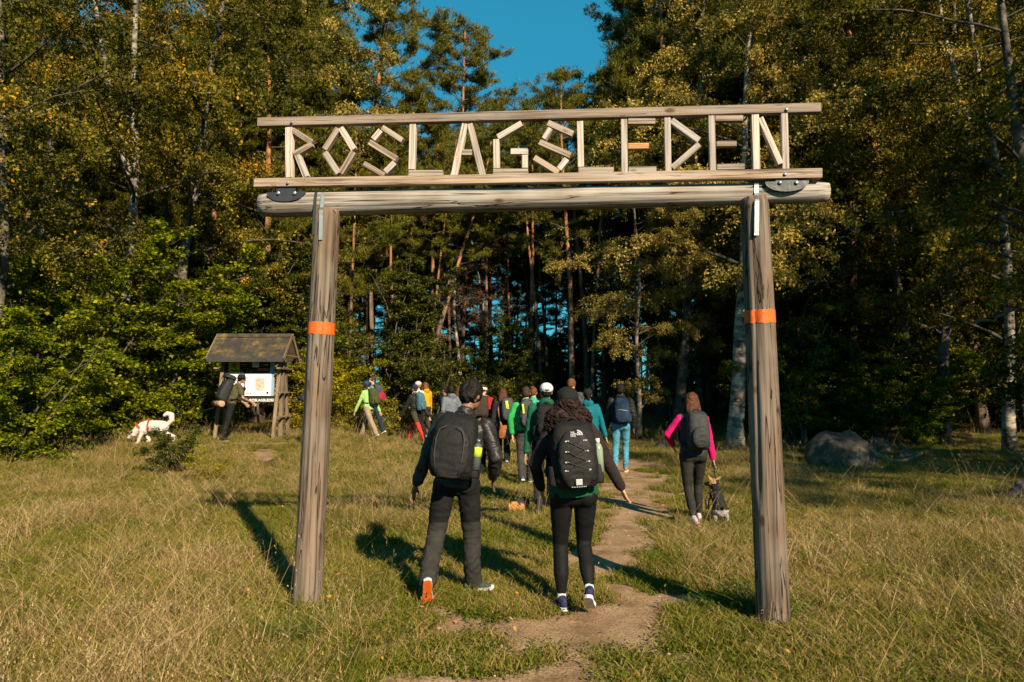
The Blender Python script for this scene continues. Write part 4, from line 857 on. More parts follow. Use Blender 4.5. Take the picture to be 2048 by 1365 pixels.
    link('body', solid('body', B, [SKIN[skin]], max(vox*0.72, 0.007), 2), root)
    e = MB()
    for sx in (-1, 1): V, F = ball((sx*0.030, 0.078, 0.022), 0.011, 8, 6); e.add([MhS @ v for v in V], F)
    link('eyes', e.mesh('eyes', EYE, True), root)
    # trousers
    if legfit == 'tight': lr = [0.098, 0.083, 0.060, 0.060, 0.036]; pel = (0.165, 0.118, 0.11)
    elif legfit == 'jeans': lr = [0.092, 0.080, 0.064, 0.060, 0.052]; pel = (0.160, 0.115, 0.11)
    else: lr = [0.096, 0.088, 0.075, 0.072, 0.072]; pel = (0.168, 0.122, 0.12)
    if fem and legfit == 'tight': pel = (0.172, 0.125, 0.115)
    T = [ball(Cp+v3(0, 0, 0.0), tuple(q*k for q in pel), 14, 10), ctube([Cp+v3(0, 0, 0.02), Cp+U*0.13*k], [(0.145*k, 0.105*k), (0.135*k, 0.098*k)], 12, X)]
    for i in (0, 1):
        h, kn, an = H2[i], KN[i], AN[i]; aim = (kn-an).normalized()
        T.append(ctube([h-v3(0, 0, 0.0), h*0.5+kn*0.5, kn, kn*0.45+an*0.55+v3(0, -0.018*k, 0), an+aim*(0.045 if legfit == 'tight' else 0.0)*k], [q*k for q in lr], 14))
        T.append(ball(h+v3(0, -0.045 if fem else -0.035, -0.02)*k, (0.085*k, 0.085*k, 0.09*k), 10, 8))
    kz = [KN[0].z, KN[1].z]
    tf = lambda p: 0.0
    if legfit != 'tight': tf = lambda p: 0.0035*math.sin(p.z*95+4*math.sin(p.x*22))*math.exp(-((p.z-min(kz)+0.25*k)/0.13)**2)
    mf = None
    if legs2 is not None: mf = lambda c: 1 if c.z < min(kz)+0.10*k else 0
    link('trousers', solid('trousers', T, [legs] + ([legs2] if legs2 is not None else []), vox, 3, wr*(0.35 if legfit == 'tight' else 1.0), 9, px*0.1, tf, mf), root)
    # top
    hz = hem
    tr_ = [(Cp+U*(0.03-hz)*k, (0.176 if not fem else 0.178, 0.128)), (Cp+U*0.12*k, (0.166 if not fem else 0.150, 0.120)), (Cp+U*0.26*k, (0.178 if not fem else 0.155, 0.125)), (Cp+U*0.38*k, (0.196 if not fem else 0.170, 0.128)), (Cp+U*0.47*k, (0.178 if not fem else 0.155, 0.105)), (Cp+U*0.525*k, (0.105, 0.075)), (Cp+U*0.56*k, (0.062, 0.058))]
    if topkind == 'fit': tr_ = [(p, (a*0.93, b*0.92)) for p, (a, b) in tr_]
    ad = 0.012 if topkind in ('puffer', 'jacket') else 0.0
    V, F = tube([p for p, _ in tr_], [((a+ad)*k, (b+ad)*k) for _, (a, b) in tr_], 20, True, X); J = [(V, F)]
    sr = [0.072, 0.064, 0.056, 0.052, 0.044] if topkind != 'fit' else [0.062, 0.054, 0.048, 0.044, 0.036]
    if fem: sr = [q*0.90 for q in sr]
    if topkind == 'puffer': sr = [q+0.010 for q in sr]
    for i in (0, 1):
        s_, e_, w_ = SH[i], EL[i], HW[i]
        if short_sleeve: J.append(ctube([s_, s_*0.4+e_*0.6], [0.072*k, 0.066*k], 12)); continue
        J.append(ctube([s_-U*0.015*k, s_*0.5+e_*0.5, e_, e_*0.5+w_*0.5, w_-(w_-e_).normalized()*0.015*k], [q*k for q in sr], 12))
    J.append(ball(sh*1.0-U*0.02*k, (sw*1.02, 0.085*k, 0.075*k), 12, 8, Matrix((X, Yf, U)).transposed()))
    if collar == 'hood':
        J.append(ball(nb + Yf*(-0.075*k) + U*0.01*k, (0.105*k, 0.060*k, 0.070*k), 12, 8)); J.append(ctube([nb+X*0.06*k+U*0.03*k, nb-Yf*0.075*k+U*0.05*k, nb-X*0.06*k+U*0.03*k], [0.035*k]*3, 8))
    if collar in ('stand', 'hood'):
        J.append(tube([nb-U*0.03*k, nb+U*0.03*k+Yf*0.005, nb+U*0.060*k+Yf*0.008], [(0.085*k, 0.080*k), (0.073*k, 0.073*k), (0.072*k, 0.072*k)], 14, True, X))
    fn = None
    if topkind == 'puffer':
        fn = lambda p: 0.008*abs(math.sin((p.z)*PI/0.065/k)) - 0.004
    link('jacket' if topkind != 'shirt' else 'shirt', solid('jacket', J, [top] + ([sleeve] if sleeve else []), vox, 3, wr*(1.5 if leather else 1.0), 8 if leather else 9, px*0.2, fn,
         (lambda c: 1 if abs((c-Cp).dot(X)) > (sw+0.012*k) else 0) if sleeve else None), root)
    if hemband is not None:
        hb = [(Cp+U*(-0.03)*k, (0.202, 0.158)), (Cp+U*(0.04)*k, (0.194, 0.150)), (Cp+U*(0.10)*k, (0.172, 0.130))]
        link('shirt_hem', solid('shirt_hem', [tube([p for p, _ in hb], [(a*k, b*k) for _, (a, b) in hb], 20, True, X)], [hemband], vox, 2, 0.002), root)
    # feet
    for i, ft in enumerate(feet):
        M = Matrix.Translation(AN[i]) @ Matrix.Rotation(R(ft['w']), 4, 'Z') @ Matrix.Rotation(-R(ft['p']), 4, 'X') @ Matrix.Scale(k*(0.92 if fem else 1.0), 4)
        s_ = [ctube([(0, -0.045, -0.030), (0, 0.05, -0.035), (0, 0.135, -0.048)], [(0.036, 0.038), (0.040, 0.034), (0.040, 0.024)], 12, (1, 0, 0)), ctube([(0, -0.02, -0.03), (0, -0.012, 0.012)], [0.040, 0.040], 10), ball((0, -0.045, -0.02), (0.034, 0.030, 0.040), 10, 8)]
        so = solid('shoe', [xf(p, M) for p in s_], [shoes], max(vox*0.7, 0.006), 2); sh_ = link('shoe', so, root)
        outl = [(0.030, -0.078), (0.036, -0.03), (0.034, 0.03), (0.046, 0.10), (0.040, 0.150), (0.018, 0.178), (-0.016, 0.178), (-0.038, 0.150), (-0.044, 0.10), (-0.034, 0.03), (-0.036, -0.03), (-0.030, -0.078), (-0.012, -0.09), (0.012, -0.09)]
        mb = MB(); n = len(outl); zs = [(-0.080, 0.97, 0), (-0.074, 1.02, 0), (-0.052, 1.0, 0)]
        Vv = [M @ v3(x*q, y, z+(0.010 if y > 0.16 else 0)) for z, q, _ in zs for x, y in outl]; Ff = [tuple(reversed(range(n))), tuple(range(2*n, 3*n))] + [(j*n+a, j*n+(a+1) % n, (j+1)*n+(a+1) % n, (j+1)*n+a) for j in range(2) for a in range(n)]
        mb.add(Vv, Ff); sm = sole or WHITE
        mats = sm if isinstance(sm, (list, tuple)) else [sm]; me = mb.mesh('sole', mats, False)
        if len(mats) > 1: me.polygons[0].material_index = 1
        link('sole', me, sh_)
        if socks is not None:
            link('sock', solid('sock', [ctube([AN[i]+(KN[i]-AN[i]).normalized()*0.09*k, AN[i]-v3(0, 0, 0.0)], [0.037*k, 0.037*k], 12)], [socks], max(vox*0.7, 0.006), 1), root)
    # hair and hats
    hk, hc = hair; hm = HAIR[hc]; hp = []
    if hk in ('short', 'crop'):
        g = 0.0 if (hk == 'crop' or hat) else 0.009
        hp = [ball((0, -0.018, 0.036), (0.079+g, 0.092+g, 0.092+g), 14, 10), ball((0, -0.052, -0.008), (0.068+g, 0.058+g, 0.062), 12, 8)]
    elif hk == 'curly':
        hp = [ball((0, -0.03, -0.01), (0.100, 0.100, 0.075), 14, 10), ball((0, -0.055, -0.105), (0.185, 0.105, 0.095), 14, 10), ball((0, -0.06, -0.17), (0.190, 0.090, 0.07), 14, 10)] if hc == 'curly' and fem and vox < 0.012 else [ball((0, -0.03, 0.0), (0.098, 0.105, 0.085), 14, 10)]
    elif hk == 'long':
        hp = [ball((0, -0.014, 0.034), (0.088, 0.100, 0.098), 14, 10), ctube([(0, -0.045, 0.03), (0, -0.080, -0.07), (0, -0.11, -0.16), (0.01, -0.125, -0.24)], [(0.088, 0.06), (0.100, 0.05), (0.098, 0.04), (0.07, 0.02)], 12, (1, 0, 0)),
              ctube([(-0.07, 0.0, 0.02), (-0.098, 0.02, -0.12), (-0.115, 0.05, -0.24)], [(0.02, 0.04), (0.022, 0.035), (0.008, 0.012)], 8), ctube([(0.07, 0.0, 0.02), (0.100, 0.02, -0.12), (0.12, 0.05, -0.22)], [(0.02, 0.04), (0.022, 0.035), (0.008, 0.012)], 8)]
    elif hk == 'bun':
        hp = [ball((0, -0.016, 0.034), (0.083, 0.097, 0.094), 14, 10), ball((0, -0.075, 0.105), 0.042, 10, 8), ball((0, -0.052, -0.015), (0.068, 0.05, 0.05), 12, 8)]
    elif hk == 'pony':
        hp = [ball((0, -0.014, 0.034), (0.083, 0.096, 0.094), 14, 10), ball((0, -0.055, -0.015), (0.066, 0.045, 0.05), 12, 8), ctube([(0, -0.10, 0.02), (0.01, -0.135, -0.05), (0.015, -0.12, -0.17)], [0.025, 0.032, 0.012], 8)]
    if hp:
        me = solid('hair', [xf(p, MhS) for p in hp], [hm], max(vox*0.7, 0.008), 1, (0.014 if vox < 0.012 else 0.009) if hk != 'curly' else 0.016, (19 if vox < 0.012 else 26) if hk != 'crop' else 40, 3.3, zs=(0.35 if hk in ('long', 'pony') else 1.2))
        hr = link('hair', me, root)
        if hk == 'curly':
            rr = np.random.default_rng(5); mb = MB()
            for q in range(900):
                c, rd = (((0, -0.055, -0.105), (0.195, 0.115, 0.105)), ((0, -0.03, -0.02), (0.106, 0.11, 0.085)), ((0, -0.06, -0.17), (0.200, 0.10, 0.085)))[q % 3]
                d = rr.normal(0, 1, 3); d[1] = -abs(d[1]) if rr.random() < 0.7 else d[1]; d /= np.linalg.norm(d); c0 = v3(c[0]+d[0]*rd[0], c[1]+d[1]*rd[1], c[2]+d[2]*rd[2])
                if c0.z > 0.035: continue
                rc = 0.010+0.006*rr.random(); a0 = rr.random()*6.28; P = [c0 + v3(rc*math.cos(a0+t*1.3), rc*math.sin(a0+t*1.3), -t*0.0075) for t in range(6)]
                V, F = tube(P, [0.003, 0.0045, 0.0045, 0.0045, 0.004, 0.002], 4); mb.add([MhS @ v for v in V], F)
            link('curls', mb.mesh('curls', hm, True), hr)
    if hat:
        kind, hmm = hat[0], hat[1]
        if kind == 'cap' or kind == 'capback':
            hpz = [ball((0, -0.014, 0.056), (0.096, 0.112, 0.086), 16, 10)]
            sgn = 1
            me = solid('cap', [xf(p, MhS) for p in hpz], [hmm] + ([hat[2]] if len(hat) > 2 else []), max(vox*0.6, 0.007), 1, 0, 1, 0, None, None); cp = link('cap', me, root)
            mb = MB(); V = []; n = 12
            for j, (r_, zz) in enumerate(((0.085, 0.040), (0.125, 0.036), (0.165, 0.022))):
                for a in range(n): t_ = PI*0.14 + PI*0.72*a/(n-1); V.append(MhS @ v3(math.cos(t_)*min(r_, 0.11), math.sin(t_)*r_, zz - 0.02*abs(math.cos(t_))))
            for j, (r_, zz) in enumerate(((0.165, 0.018), (0.125, 0.032), (0.085, 0.036))):
                for a in range(n): t_ = PI*0.14 + PI*0.72*a/(n-1); V.append(MhS @ v3(math.cos(t_)*min(r_, 0.11), math.sin(t_)*r_, zz - 0.02*abs(math.cos(t_))))
            F = [(j*n+a, j*n+a+1, (j+1)*n+a+1, (j+1)*n+a) for j in range(5) for a in range(n-1)]; mb.add(V, F); link('visor', mb.mesh('visor', hat[2] if len(hat) > 2 else hmm, True), cp)
            if kind == 'cap':
                mb = MB(); P = [MhS @ v3(0.045*math.cos(t), -0.116-0.004*math.sin(t), 0.020+0.036*math.sin(t)) for t in np.linspace(0, PI, 9)]; mb.tube(P, 0.006, 5); mb.tube([P[0], P[-1]], 0.007, 5)
                V, F = ball((0, -0.117, 0.030), (0.036, 0.006, 0.020), 10, 6); mb2 = MB().add([MhS @ v for v in V], F); link('cap_strap', mb.mesh('cap_strap', hmm, True), cp); link('cap_opening', mb2.mesh('cap_opening', hm, True), cp)
        elif kind == 'brim':
            P = [(0, -0.01, 0.035), (0, -0.01, 0.075), (0, -0.01, 0.115), (0, -0.01, 0.135)]; hpz = [tube([v3(*p) for p in P], [(0.090, 0.105), (0.086, 0.10), (0.076, 0.088), (0.05, 0.06)], 18, True, (1, 0, 0)), tube([v3(0, 0, 0.030), v3(0, 0, 0.044)], [(0.155, 0.17), (0.150, 0.165)], 20, True, (1, 0, 0))]
            link('hat', solid('hat', [xf(p, MhS) for p in hpz], [hmm], 0.010, 1, 0.003, 12), root)
        elif kind == 'band':
            link('headband', solid('headband', [xf(tube([v3(0, -0.015, 0.0), v3(0, -0.005, 0.055)], [(0.096, 0.108), (0.093, 0.106)], 18, True, (1, 0, 0)), MhS)], [hmm], 0.010, 1), root)
        elif kind == 'beard':
            pass
    if cuff is not None: pass
    return f
def wpt(f, p):
    """local point of a figure to the world"""
    r = f.root; return Matrix.Translation(r.location) @ Matrix.Rotation(r.rotation_euler.z, 4, 'Z') @ Vector(p)
def pack(f, label, w=0.30, h=0.48, d=0.20, mat=None, mat2=None, up=0.02, style='day', strapm=None, group=None, vox=0.014, off=0.0, side=None, roll=None):
    """a rucksack worn on the back of figure f: its own thing"""
    k = f.k; r = f.root; base = f.C + f.U*(0.30+up)*k - f.Yf*(0.125+0.01+off)*k
    M = Matrix((f.X, f.Yf, f.U)).transposed().to_4x4(); M.translation = base
    W = Matrix.Translation(r.location) @ Matrix.Rotation(r.rotation_euler.z, 4, 'Z') @ M
    t = thing('backpack', label, 'backpack', (0, 0, 0), 0, group); t.matrix_world = W; t.location = W.to_translation(); t.rotation_euler = W.to_euler()
    mat2 = mat2 or mat; sm = strapm or BLACKC; w2, h2, d2 = w*k/2, h*k/2, d*k
    zz = [-1, -0.93, -0.75, -0.3, 0.2, 0.6, 0.85, 0.96, 1.0]; ww = [0.62, 0.85, 0.97, 1.0, 0.98, 0.93, 0.82, 0.66, 0.40]; dd = [0.55, 0.82, 0.98, 1.0, 0.95, 0.85, 0.70, 0.5, 0.28]
    V, F = srings([(0, -d2*0.5*b, z*h2) for z, b in zip(zz, dd)], [(w2*a, d2*0.5*b) for a, b in zip(ww, dd)], 28, 3.2)
    link('main_compartment', solid('main_compartment', [(V, F)], [mat], vox*0.8, 2, 0.004, 10, w*50), t)
    if style in ('day', 'lap', 'tnf', 'cyl'):
        z0, z1, fw = {'day': (-0.9, 0.05, 0.84), 'lap': (-0.93, 0.62, 0.86), 'tnf': (-0.90, 0.70, 0.80), 'cyl': (-0.85, 0.2, 0.8)}[style]
        zz = np.linspace(0, 1, 7); pr = [0.55, 0.88, 1, 1, 0.98, 0.85, 0.45]; V, F = srings([(0, -d2*0.98, (z0+(z1-z0)*z)*h2) for z in zz], [(w2*fw*a, d2*0.24*a) for a in pr], 24, 3.0)
        link('front_pocket', solid('front_pocket', [(V, F)], [mat2], vox*0.7, 1, 0.003, 12, 5), t)
    for s in (-1, 1):
        P = [v3(s*w2*0.45, -0.02, h2*0.80), v3(s*w2*0.55, 0.03, h2*0.95+0.02), v3(s*w2*0.72, 0.12*k, (0.52-0.30-up)*k+0.035*k), v3(s*w2*0.80, 0.24*k, (0.42-0.30-up)*k), v3(s*w2*0.92, 0.255*k, -0.02*k), v3(s*w2*1.12, 0.14*k, -0.16*k), v3(s*w2*0.95, -0.01, -h2*0.72)]
        Q = []
        for a, b in zip(P[:-1], P[1:]): Q += [a, a.lerp(b, 0.5)]
        Q.append(P[-1]); V, F = tube(Q, [(0.028*k, 0.008*k)]*len(Q), 8, True, (1, 0, 0)); link('shoulder_strap', MB().add(V, F).mesh('shoulder_strap', sm, True), t)
    Pn = [v3(0.05*k*math.cos(a), -0.035*k, h2*0.93+0.045*k*math.sin(a)) for a in np.linspace(0, PI, 8)]; link('top_handle', MB().tube(Pn, 0.010*k, 6).mesh('top_handle', sm, True), t)
    if side is not None:
        for s in ((-1, 1) if side == 'both' else (side,)):
            V, F = srings([(s*w2*1.0, -d2*0.45, z) for z in (-h2*0.88, -h2*0.8, -h2*0.35, -h2*0.30)], [(0.036*k, 0.045*k), (0.042*k, 0.052*k), (0.040*k, 0.050*k), (0.036*k, 0.046*k)], 16, 2.4); link('side_pocket', MB().add(V, F).mesh('side_pocket', mat2, True), t)
    if style == 'trek':
        V, F = srings([(0, -d2*0.45, h2*0.92), (0, -d2*0.47, h2*1.0), (0, -d2*0.47, h2*1.22), (0, -d2*0.45, h2*1.30)], [(w2*0.8, d2*0.40), (w2*0.98, d2*0.56), (w2*0.95, d2*0.54), (w2*0.6, d2*0.3)], 24, 3)
        link('top_lid', solid('top_lid', [(V, F)], [mat2], vox*0.8, 1, 0.004, 10), t)
        for s in (-0.5, 0.5): link('lid_strap', MB().tube([v3(s*w2, -d2*0.98, h2*1.1), v3(s*w2, -d2*1.05, h2*0.5), v3(s*w2, -d2*1.03, -h2*0.2)], [(0.012, 0.004)]*3, 6).mesh('lid_strap', sm), t)
        V, F = tube([v3(-w2*1.0, 0.05, -h2*0.62), v3(-w2*0.9, 0.10, -h2*0.66), v3(0, 0.02, -h2*0.72), v3(w2*0.9, 0.10, -h2*0.66), v3(w2*1.0, 0.05, -h2*0.62)], [(0.03, 0.02)]*5, 8); link('hip_belt', MB().add(V, F).mesh('hip_belt', sm, True), t)
    t2 = Fig(); t2.t = t; t2.W = W; t2.w2, t2.h2, t2.d2, t2.k = w2, h2, d2, k; return t2
def bottle(bp, loc, label, cap_m, body_m, r=0.034, h=0.22):
    W = bp.W @ Matrix.Translation(Vector(loc)); t = thing('water_bottle', label, 'bottle', W.to_translation()); t.rotation_euler = W.to_euler()
    link('bottle_body', MB().tube([(0, 0, 0), (0, 0, h*0.70), (0, 0, h*0.82), (0, 0, h*0.86)], [r, r, r*0.7, r*0.4], 14).mesh('bottle_body', body_m, True), t)
    link('bottle_cap', MB().tube([(0, 0, h*0.865), (0, 0, h)], [r*0.5, r*0.48], 12).mesh('bottle_cap', cap_m, True), t); return t
M_LEATHER = cloth('black_leather', (0.022, 0.020, 0.019), 0.48, 0.5, 40, 0.4, 0.3, wrinkle=9)
M_BLK2 = CL('charcoal_trousers', (0.040, 0.037, 0.034)); M_BLK3 = CL('black_trousers_upper', (0.014, 0.014, 0.015))
M_PACKB = CL('black_pack_cloth', (0.016, 0.015, 0.015), 0.7, bump=0.5); M_PACKB2 = CL('black_pack_cloth_shiny', (0.024, 0.023, 0.023), 0.6, bump=0.4)
M_LEG = CL('black_leggings', (0.010, 0.010, 0.011), 0.7, bump=0.2); M_FLEECE = CL('dark_brown_fleece', (0.034, 0.024, 0.024), 0.95, scale=200, bump=0.6)
M_GREENH = CL('forest_green_shirt', (0.015, 0.085, 0.04)); M_ORSOLE = CL('orange_rubber', (0.80, 0.15, 0.02), 0.6); M_NAVY = CL('navy_cloth', (0.018, 0.03, 0.07))
M_GREYSH = CL('grey_mesh_shoe', (0.06, 0.075, 0.075)); M_NAVSH = CL('navy_orange_shoe', (0.035, 0.03, 0.09), var=0.6, wrinkle=30)
M_LIME = cloth('neon_lime_label', (0.55, 0.75, 0.04), 0.5, 0.1, 30, 0.1); M_CLEAR = cloth('bottle_plastic', (0.10, 0.13, 0.13), 0.15, 0.1, 30, 0.05, 0.6); M_GREY = CL('grey_cord', (0.065, 0.065, 0.067)); M_SILV = cloth('reflective_tape', (0.55, 0.55, 0.56), 0.35, 0.05, 30, 0.05, 0.6)
# 1. man in the leather jacket
m1 = person('man in black leather jacket walking under the gate, orange sole of his lifted shoe showing', 912, 5.72, 1.75, yaw=-8, feet=(dict(x=-0.15, y=-0.30, z=0.185, p=62, w=16, kx=-0.2), dict(x=0.13, y=0.12, z=0.085, p=0, w=-62, kx=0.25)),
   hands=((-0.325, -0.02, 0.90), (0.30, 0.12, 0.95)), poles=((-0.5, -1, 0), (0.5, -1, 0)), lean=(0.10, 0.10), hip=(0.02, -0.04), head=(-28, -14, 0), neckoff=(0.03, 0.03),
   skin='brown', hair=('short', 'black'), top=M_LEATHER, topkind='jacket', collar='stand', legs=M_BLK3, legs2=M_BLK2, shoes=M_GREYSH, sole=[WHITE, M_ORSOLE], vox=0.011, wr=0.006, leather=True, hem=0.075)
b1 = pack(m1, 'large plain black laptop backpack on the leather jacket man', 0.36, 0.52, 0.23, M_PACKB, M_PACKB2, -0.02, 'lap', vox=0.011, side=1)
for s in (-1, 1):
    P = [v3(s*b1.w2*q, -b1.d2*(1.23 if abs(z) < 0.7 else 1.15), b1.h2*z) for q, z in ((0.50, -0.8), (0.62, -0.3), (0.62, 0.2), (0.5, 0.48), (0.22, 0.58))]; link('zip', MB().tube(P, 0.005, 5).mesh('zip', M_GREY, True), b1.t)
bt = bottle(b1, (b1.w2+0.012, -b1.d2*0.55, -b1.h2*0.62), 'water bottle with neon lime label in the side pocket of the laptop backpack', M_CLEAR, M_CLEAR, 0.036, 0.24)
link('label_band', MB().tube([(0, 0, 0.10), (0, 0, 0.175)], [0.0375, 0.0375], 14).mesh('label_band', M_LIME, True), bt)
# 2. woman with curly hair
m2 = person('woman in dark fleece and black leggings with curly dark hair under a black cap', 1145, 5.42, 1.73, yaw=2, fem=True, feet=(dict(x=-0.095, y=0.02, z=0.082, p=4, w=12), dict(x=0.095, y=-0.20, z=0.20, p=36, w=-14)),
   hands=((-0.24, 0.20, 0.92), (0.40, 0.08, 0.935)), poles=((-1, -0.6, -0.2), (0.1, -1, 0)), lean=(-0.06, 0.06), hip=(0, -0.02), head=(6, 4, 0),
   skin='fair', hair=('curly', 'curly'), hat=('cap', BLACKC), top=M_FLEECE, topkind='jacket', collar='stand', legs=M_LEG, legfit='tight', shoes=M_NAVSH, sole=WHITE, socks=WHITE, vox=0.011, wr=0.004, hem=-0.02, hemband=M_GREENH)
b2 = pack(m2, 'black outdoor backpack with white logo and bungee cords on the curly haired woman', 0.34, 0.51, 0.21, M_PACKB, M_PACKB2, 0.00, 'tnf', vox=0.010, side='both')
yb = -b2.d2*1.235
studs = {}
for s in (-1, 1):
    for j, z in enumerate((0.42, 0.12, -0.18, -0.42)):
        p = v3(s*b2.w2*(0.40+0.03*j), yb+0.012*(abs(z) > 0.4), b2.h2*z); studs[(s, j)] = p; link('cord_loop', MB().box(p, (0.014, 0.005, 0.0045)).mesh('cord_loop', M_SILV), b2.t)
P = []
for j in range(3): P += [studs[(-1, j)], studs[(1, j+1)]] if j % 2 == 0 else [studs[(-1, j)], studs[(1, j+1)]]
for a, b in (((-1, 0), (1, 1)), ((1, 0), (-1, 1)), ((-1, 1), (1, 2)), ((1, 1), (-1, 2)), ((-1, 2), (1, 3)), ((1, 2), (-1, 3))): link('bungee_cord', MB().tube([studs[a]-v3(0, 0.006, 0), (studs[a]+studs[b])/2-v3(0, 0.010, 0), studs[b]-v3(0, 0.006, 0)], 0.0028, 5).mesh('bungee_cord', M_GREY, True), b2.t)
link('reflector', MB().box((0, yb-0.0, -b2.h2*0.76), (0.024, 0.006, 0.022), Matrix.Rotation(R(8), 3, 'X'), bev=0.004).mesh('reflector', M_SILV), b2.t)
for q in range(9): link('reflector_dot', MB().box((-0.05+0.0125*q, yb+0.020+0.0015*abs(q-4), -b2.h2*0.90), (0.003, 0.004, 0.003)).mesh('reflector_dot', M_SILV), b2.t)
def text_mesh(s, size, depth, mat, name='lettering', bold=0.0, align='LEFT', spacing=1.0):
    cu = bpy.data.curves.new(name, 'FONT'); cu.body = s; cu.size = size; cu.extrude = depth; cu.offset = bold; cu.align_x = align; cu.space_line = 0.82; cu.space_character = spacing
    o = bpy.data.objects.new('tmp', cu); C.objects.link(o); dg = bpy.context.evaluated_depsgraph_get(); me = bpy.data.meshes.new_from_object(o.evaluated_get(dg)); bpy.data.objects.remove(o); bpy.data.curves.remove(cu)
    me.name = name; me.materials.clear(); me.materials.append(mat); return me
Mt = Matrix.Translation((-0.035, yb+0.012, b2.h2*0.585)) @ Matrix.Rotation(R(90), 4, 'X')
lg = bpy.data.objects.new('logo', text_mesh('THE\nNORTH\nFACE', 0.0165, 0.001, M_SILV, 'logo', 0.0004)); C.objects.link(lg); lg.parent = b2.t; lg.matrix_local = Matrix.Translation((-0.038, yb+0.010, b2.h2*0.645)) @ Matrix.Rotation(R(90-6), 4, 'X')
mb = MB()
for j, (r0, r1) in enumerate(((0.0, 0.011), (0.0155, 0.0255), (0.030, 0.040))):
    V = []; n = 8
    for rr in (r0, r1):
        for a in range(n+1): t_ = PI/2*a/n; V.append(v3(0.008+rr*math.sin(t_), 0, rr*math.cos(t_)))
    V2 = [v+v3(0, 0.004, 0) for v in V]; m_ = n+1; F = [(a, a+1, m_+a+1, m_+a) for a in range(n)]; mb.add([v+v3(0.004, yb+0.004, b2.h2*0.575) for v in V], F); mb.add([v+v3(0.004, yb+0.004, b2.h2*0.575) for v in V2], [tuple(reversed(f)) for f in F])
link('logo_arcs', mb.mesh('logo_arcs', M_SILV), b2.t)
M_SKINB = cloth('clear_green_bottle', (0.30, 0.38, 0.28), 0.12, 0.1, 20, 0.05, 0.6)
bottle(b2, (b2.w2+0.012, -b2.d2*0.5, -b2.h2*0.55), 'clear plastic bottle in the side pocket of the bungee cord backpack', WHITE, M_SKINB, 0.035, 0.25)
# 3. the hooded man in front of her
M_DKG = CL('dark_green_hoodie', (0.012, 0.10, 0.05)); M_BROWNSH = CL('brown_hiking_boot', (0.10, 0.05, 0.025))
m3 = person('hiker in dark green hooded jacket and white cap, lifted boot sole showing', 1090, 9.7, 1.77, feet=(dict(x=-0.10, y=-0.28, z=0.19, p=60, w=4), dict(x=0.10, y=0.18, z=0.085, p=0, w=-4)), skin='tan', hair=('short', 'black'), hat=('cap', WHITE, BLACKC), lean=(0.03, 0.06),
   top=M_DKG, collar='hood', legs=M_BLK3, legs2=M_BLK2, shoes=M_BROWNSH, sole=CL('grey_rubber', (0.09, 0.085, 0.08)), vox=0.016)
pack(m3, 'small black backpack on the hooded hiker in dark green', 0.30, 0.46, 0.2, M_PACKB, None, 0.0, 'day', side='both')
# 4. green jacket
M_GRN = CL('bright_green_jacket', (0.03, 0.36, 0.09)); M_DGREY = CL('dark_grey_pack', (0.07, 0.075, 0.08)); M_NEON = cloth('neon_yellow_strip', (0.6, 0.75, 0.08), 0.5, 0.1, 30, 0.1)
M_TEALSH = CL('teal_running_shoe', (0.04, 0.13, 0.15)); M_DTR = CL('dark_grey_trousers', (0.055, 0.05, 0.05))
m4 = person('close cropped hiker in bright green jacket with one hand on his hip', 1052, 12.6, 1.76, yaw=4, stride=0.34, gait=-1, hands=((-0.26, -0.08, 0.90), (0.22, 0.1, 0.9)), poles=((-1, -0.4, 0), (1, -0.6, 0)), skin='fair', hair=('crop', 'brown'), top=M_GRN, collar='stand', legs=M_DTR, shoes=M_TEALSH, vox=0.016)
b4 = pack(m4, 'dark grey backpack with neon yellow strips on the bright green jacket', 0.27, 0.48, 0.19, M_DGREY, None, 0.03, 'day')
for s in (-1, 1): link('neon_strip', MB().box((s*b4.w2*0.5-0.01, -b4.d2*1.02, b4.h2*0.38), (0.016, 0.004, 0.085), Matrix.Rotation(R(-6), 3, 'Y')).mesh('neon_strip', M_NEON), b4.t)
# 5. woman with the brown bag
M_BRBAG = cloth('tan_leather_bag', (0.33, 0.105, 0.028), 0.5, 0.2, 30, 0.3, 0.4); M_BLKJ = CL('black_jacket', (0.022, 0.022, 0.023))
m5 = person('dark clothed hiker with a large brown shoulder bag, between headband and bright green jacket', 1006, 15.5, 1.72, fem=True, yaw=2, hair=('long', 'red'), skin='fair', top=M_BLKJ, collar='stand', legs=M_BLK3, shoes=M_BLKJ, vox=0.018, stride=0.25)
b5 = pack(m5, 'grey black backpack with neon yellow panels on the hiker with the brown bag', 0.28, 0.52, 0.2, M_DGREY, None, 0.05, 'day'); b5.t.location += v3(0.10, 0, 0)
for z in (0.55, 0.28, 0.02): link('neon_panel', MB().box((0.0+z*-0.04, -b5.d2*1.03, b5.h2*z), (0.030, 0.004, 0.045)).mesh('neon_panel', M_NEON), b5.t)
bg_ = thing('shoulder_bag', 'large tan brown leather shoulder bag hanging at the hip of the dark clothed hiker', 'bag', wpt(m5, (0.14, -0.24, 0.60)))
V, F = srings([(0, 0, z) for z in (0, 0.02, 0.14, 0.27, 0.30)], [(0.20, 0.04), (0.235, 0.07), (0.24, 0.075), (0.215, 0.05), (0.20, 0.03)], 28, 3.0); link('bag_body', solid('bag_body', [(V, F)], [M_BRBAG], 0.015, 1, 0.005, 8), bg_)
link('bag_strap', MB().tube([(-0.18, 0, 0.28), (-0.25, 0.10, 0.65), (-0.18, 0.2, 0.86)], [(0.018, 0.005)]*3, 6).mesh('bag_strap', M_BRBAG), bg_)
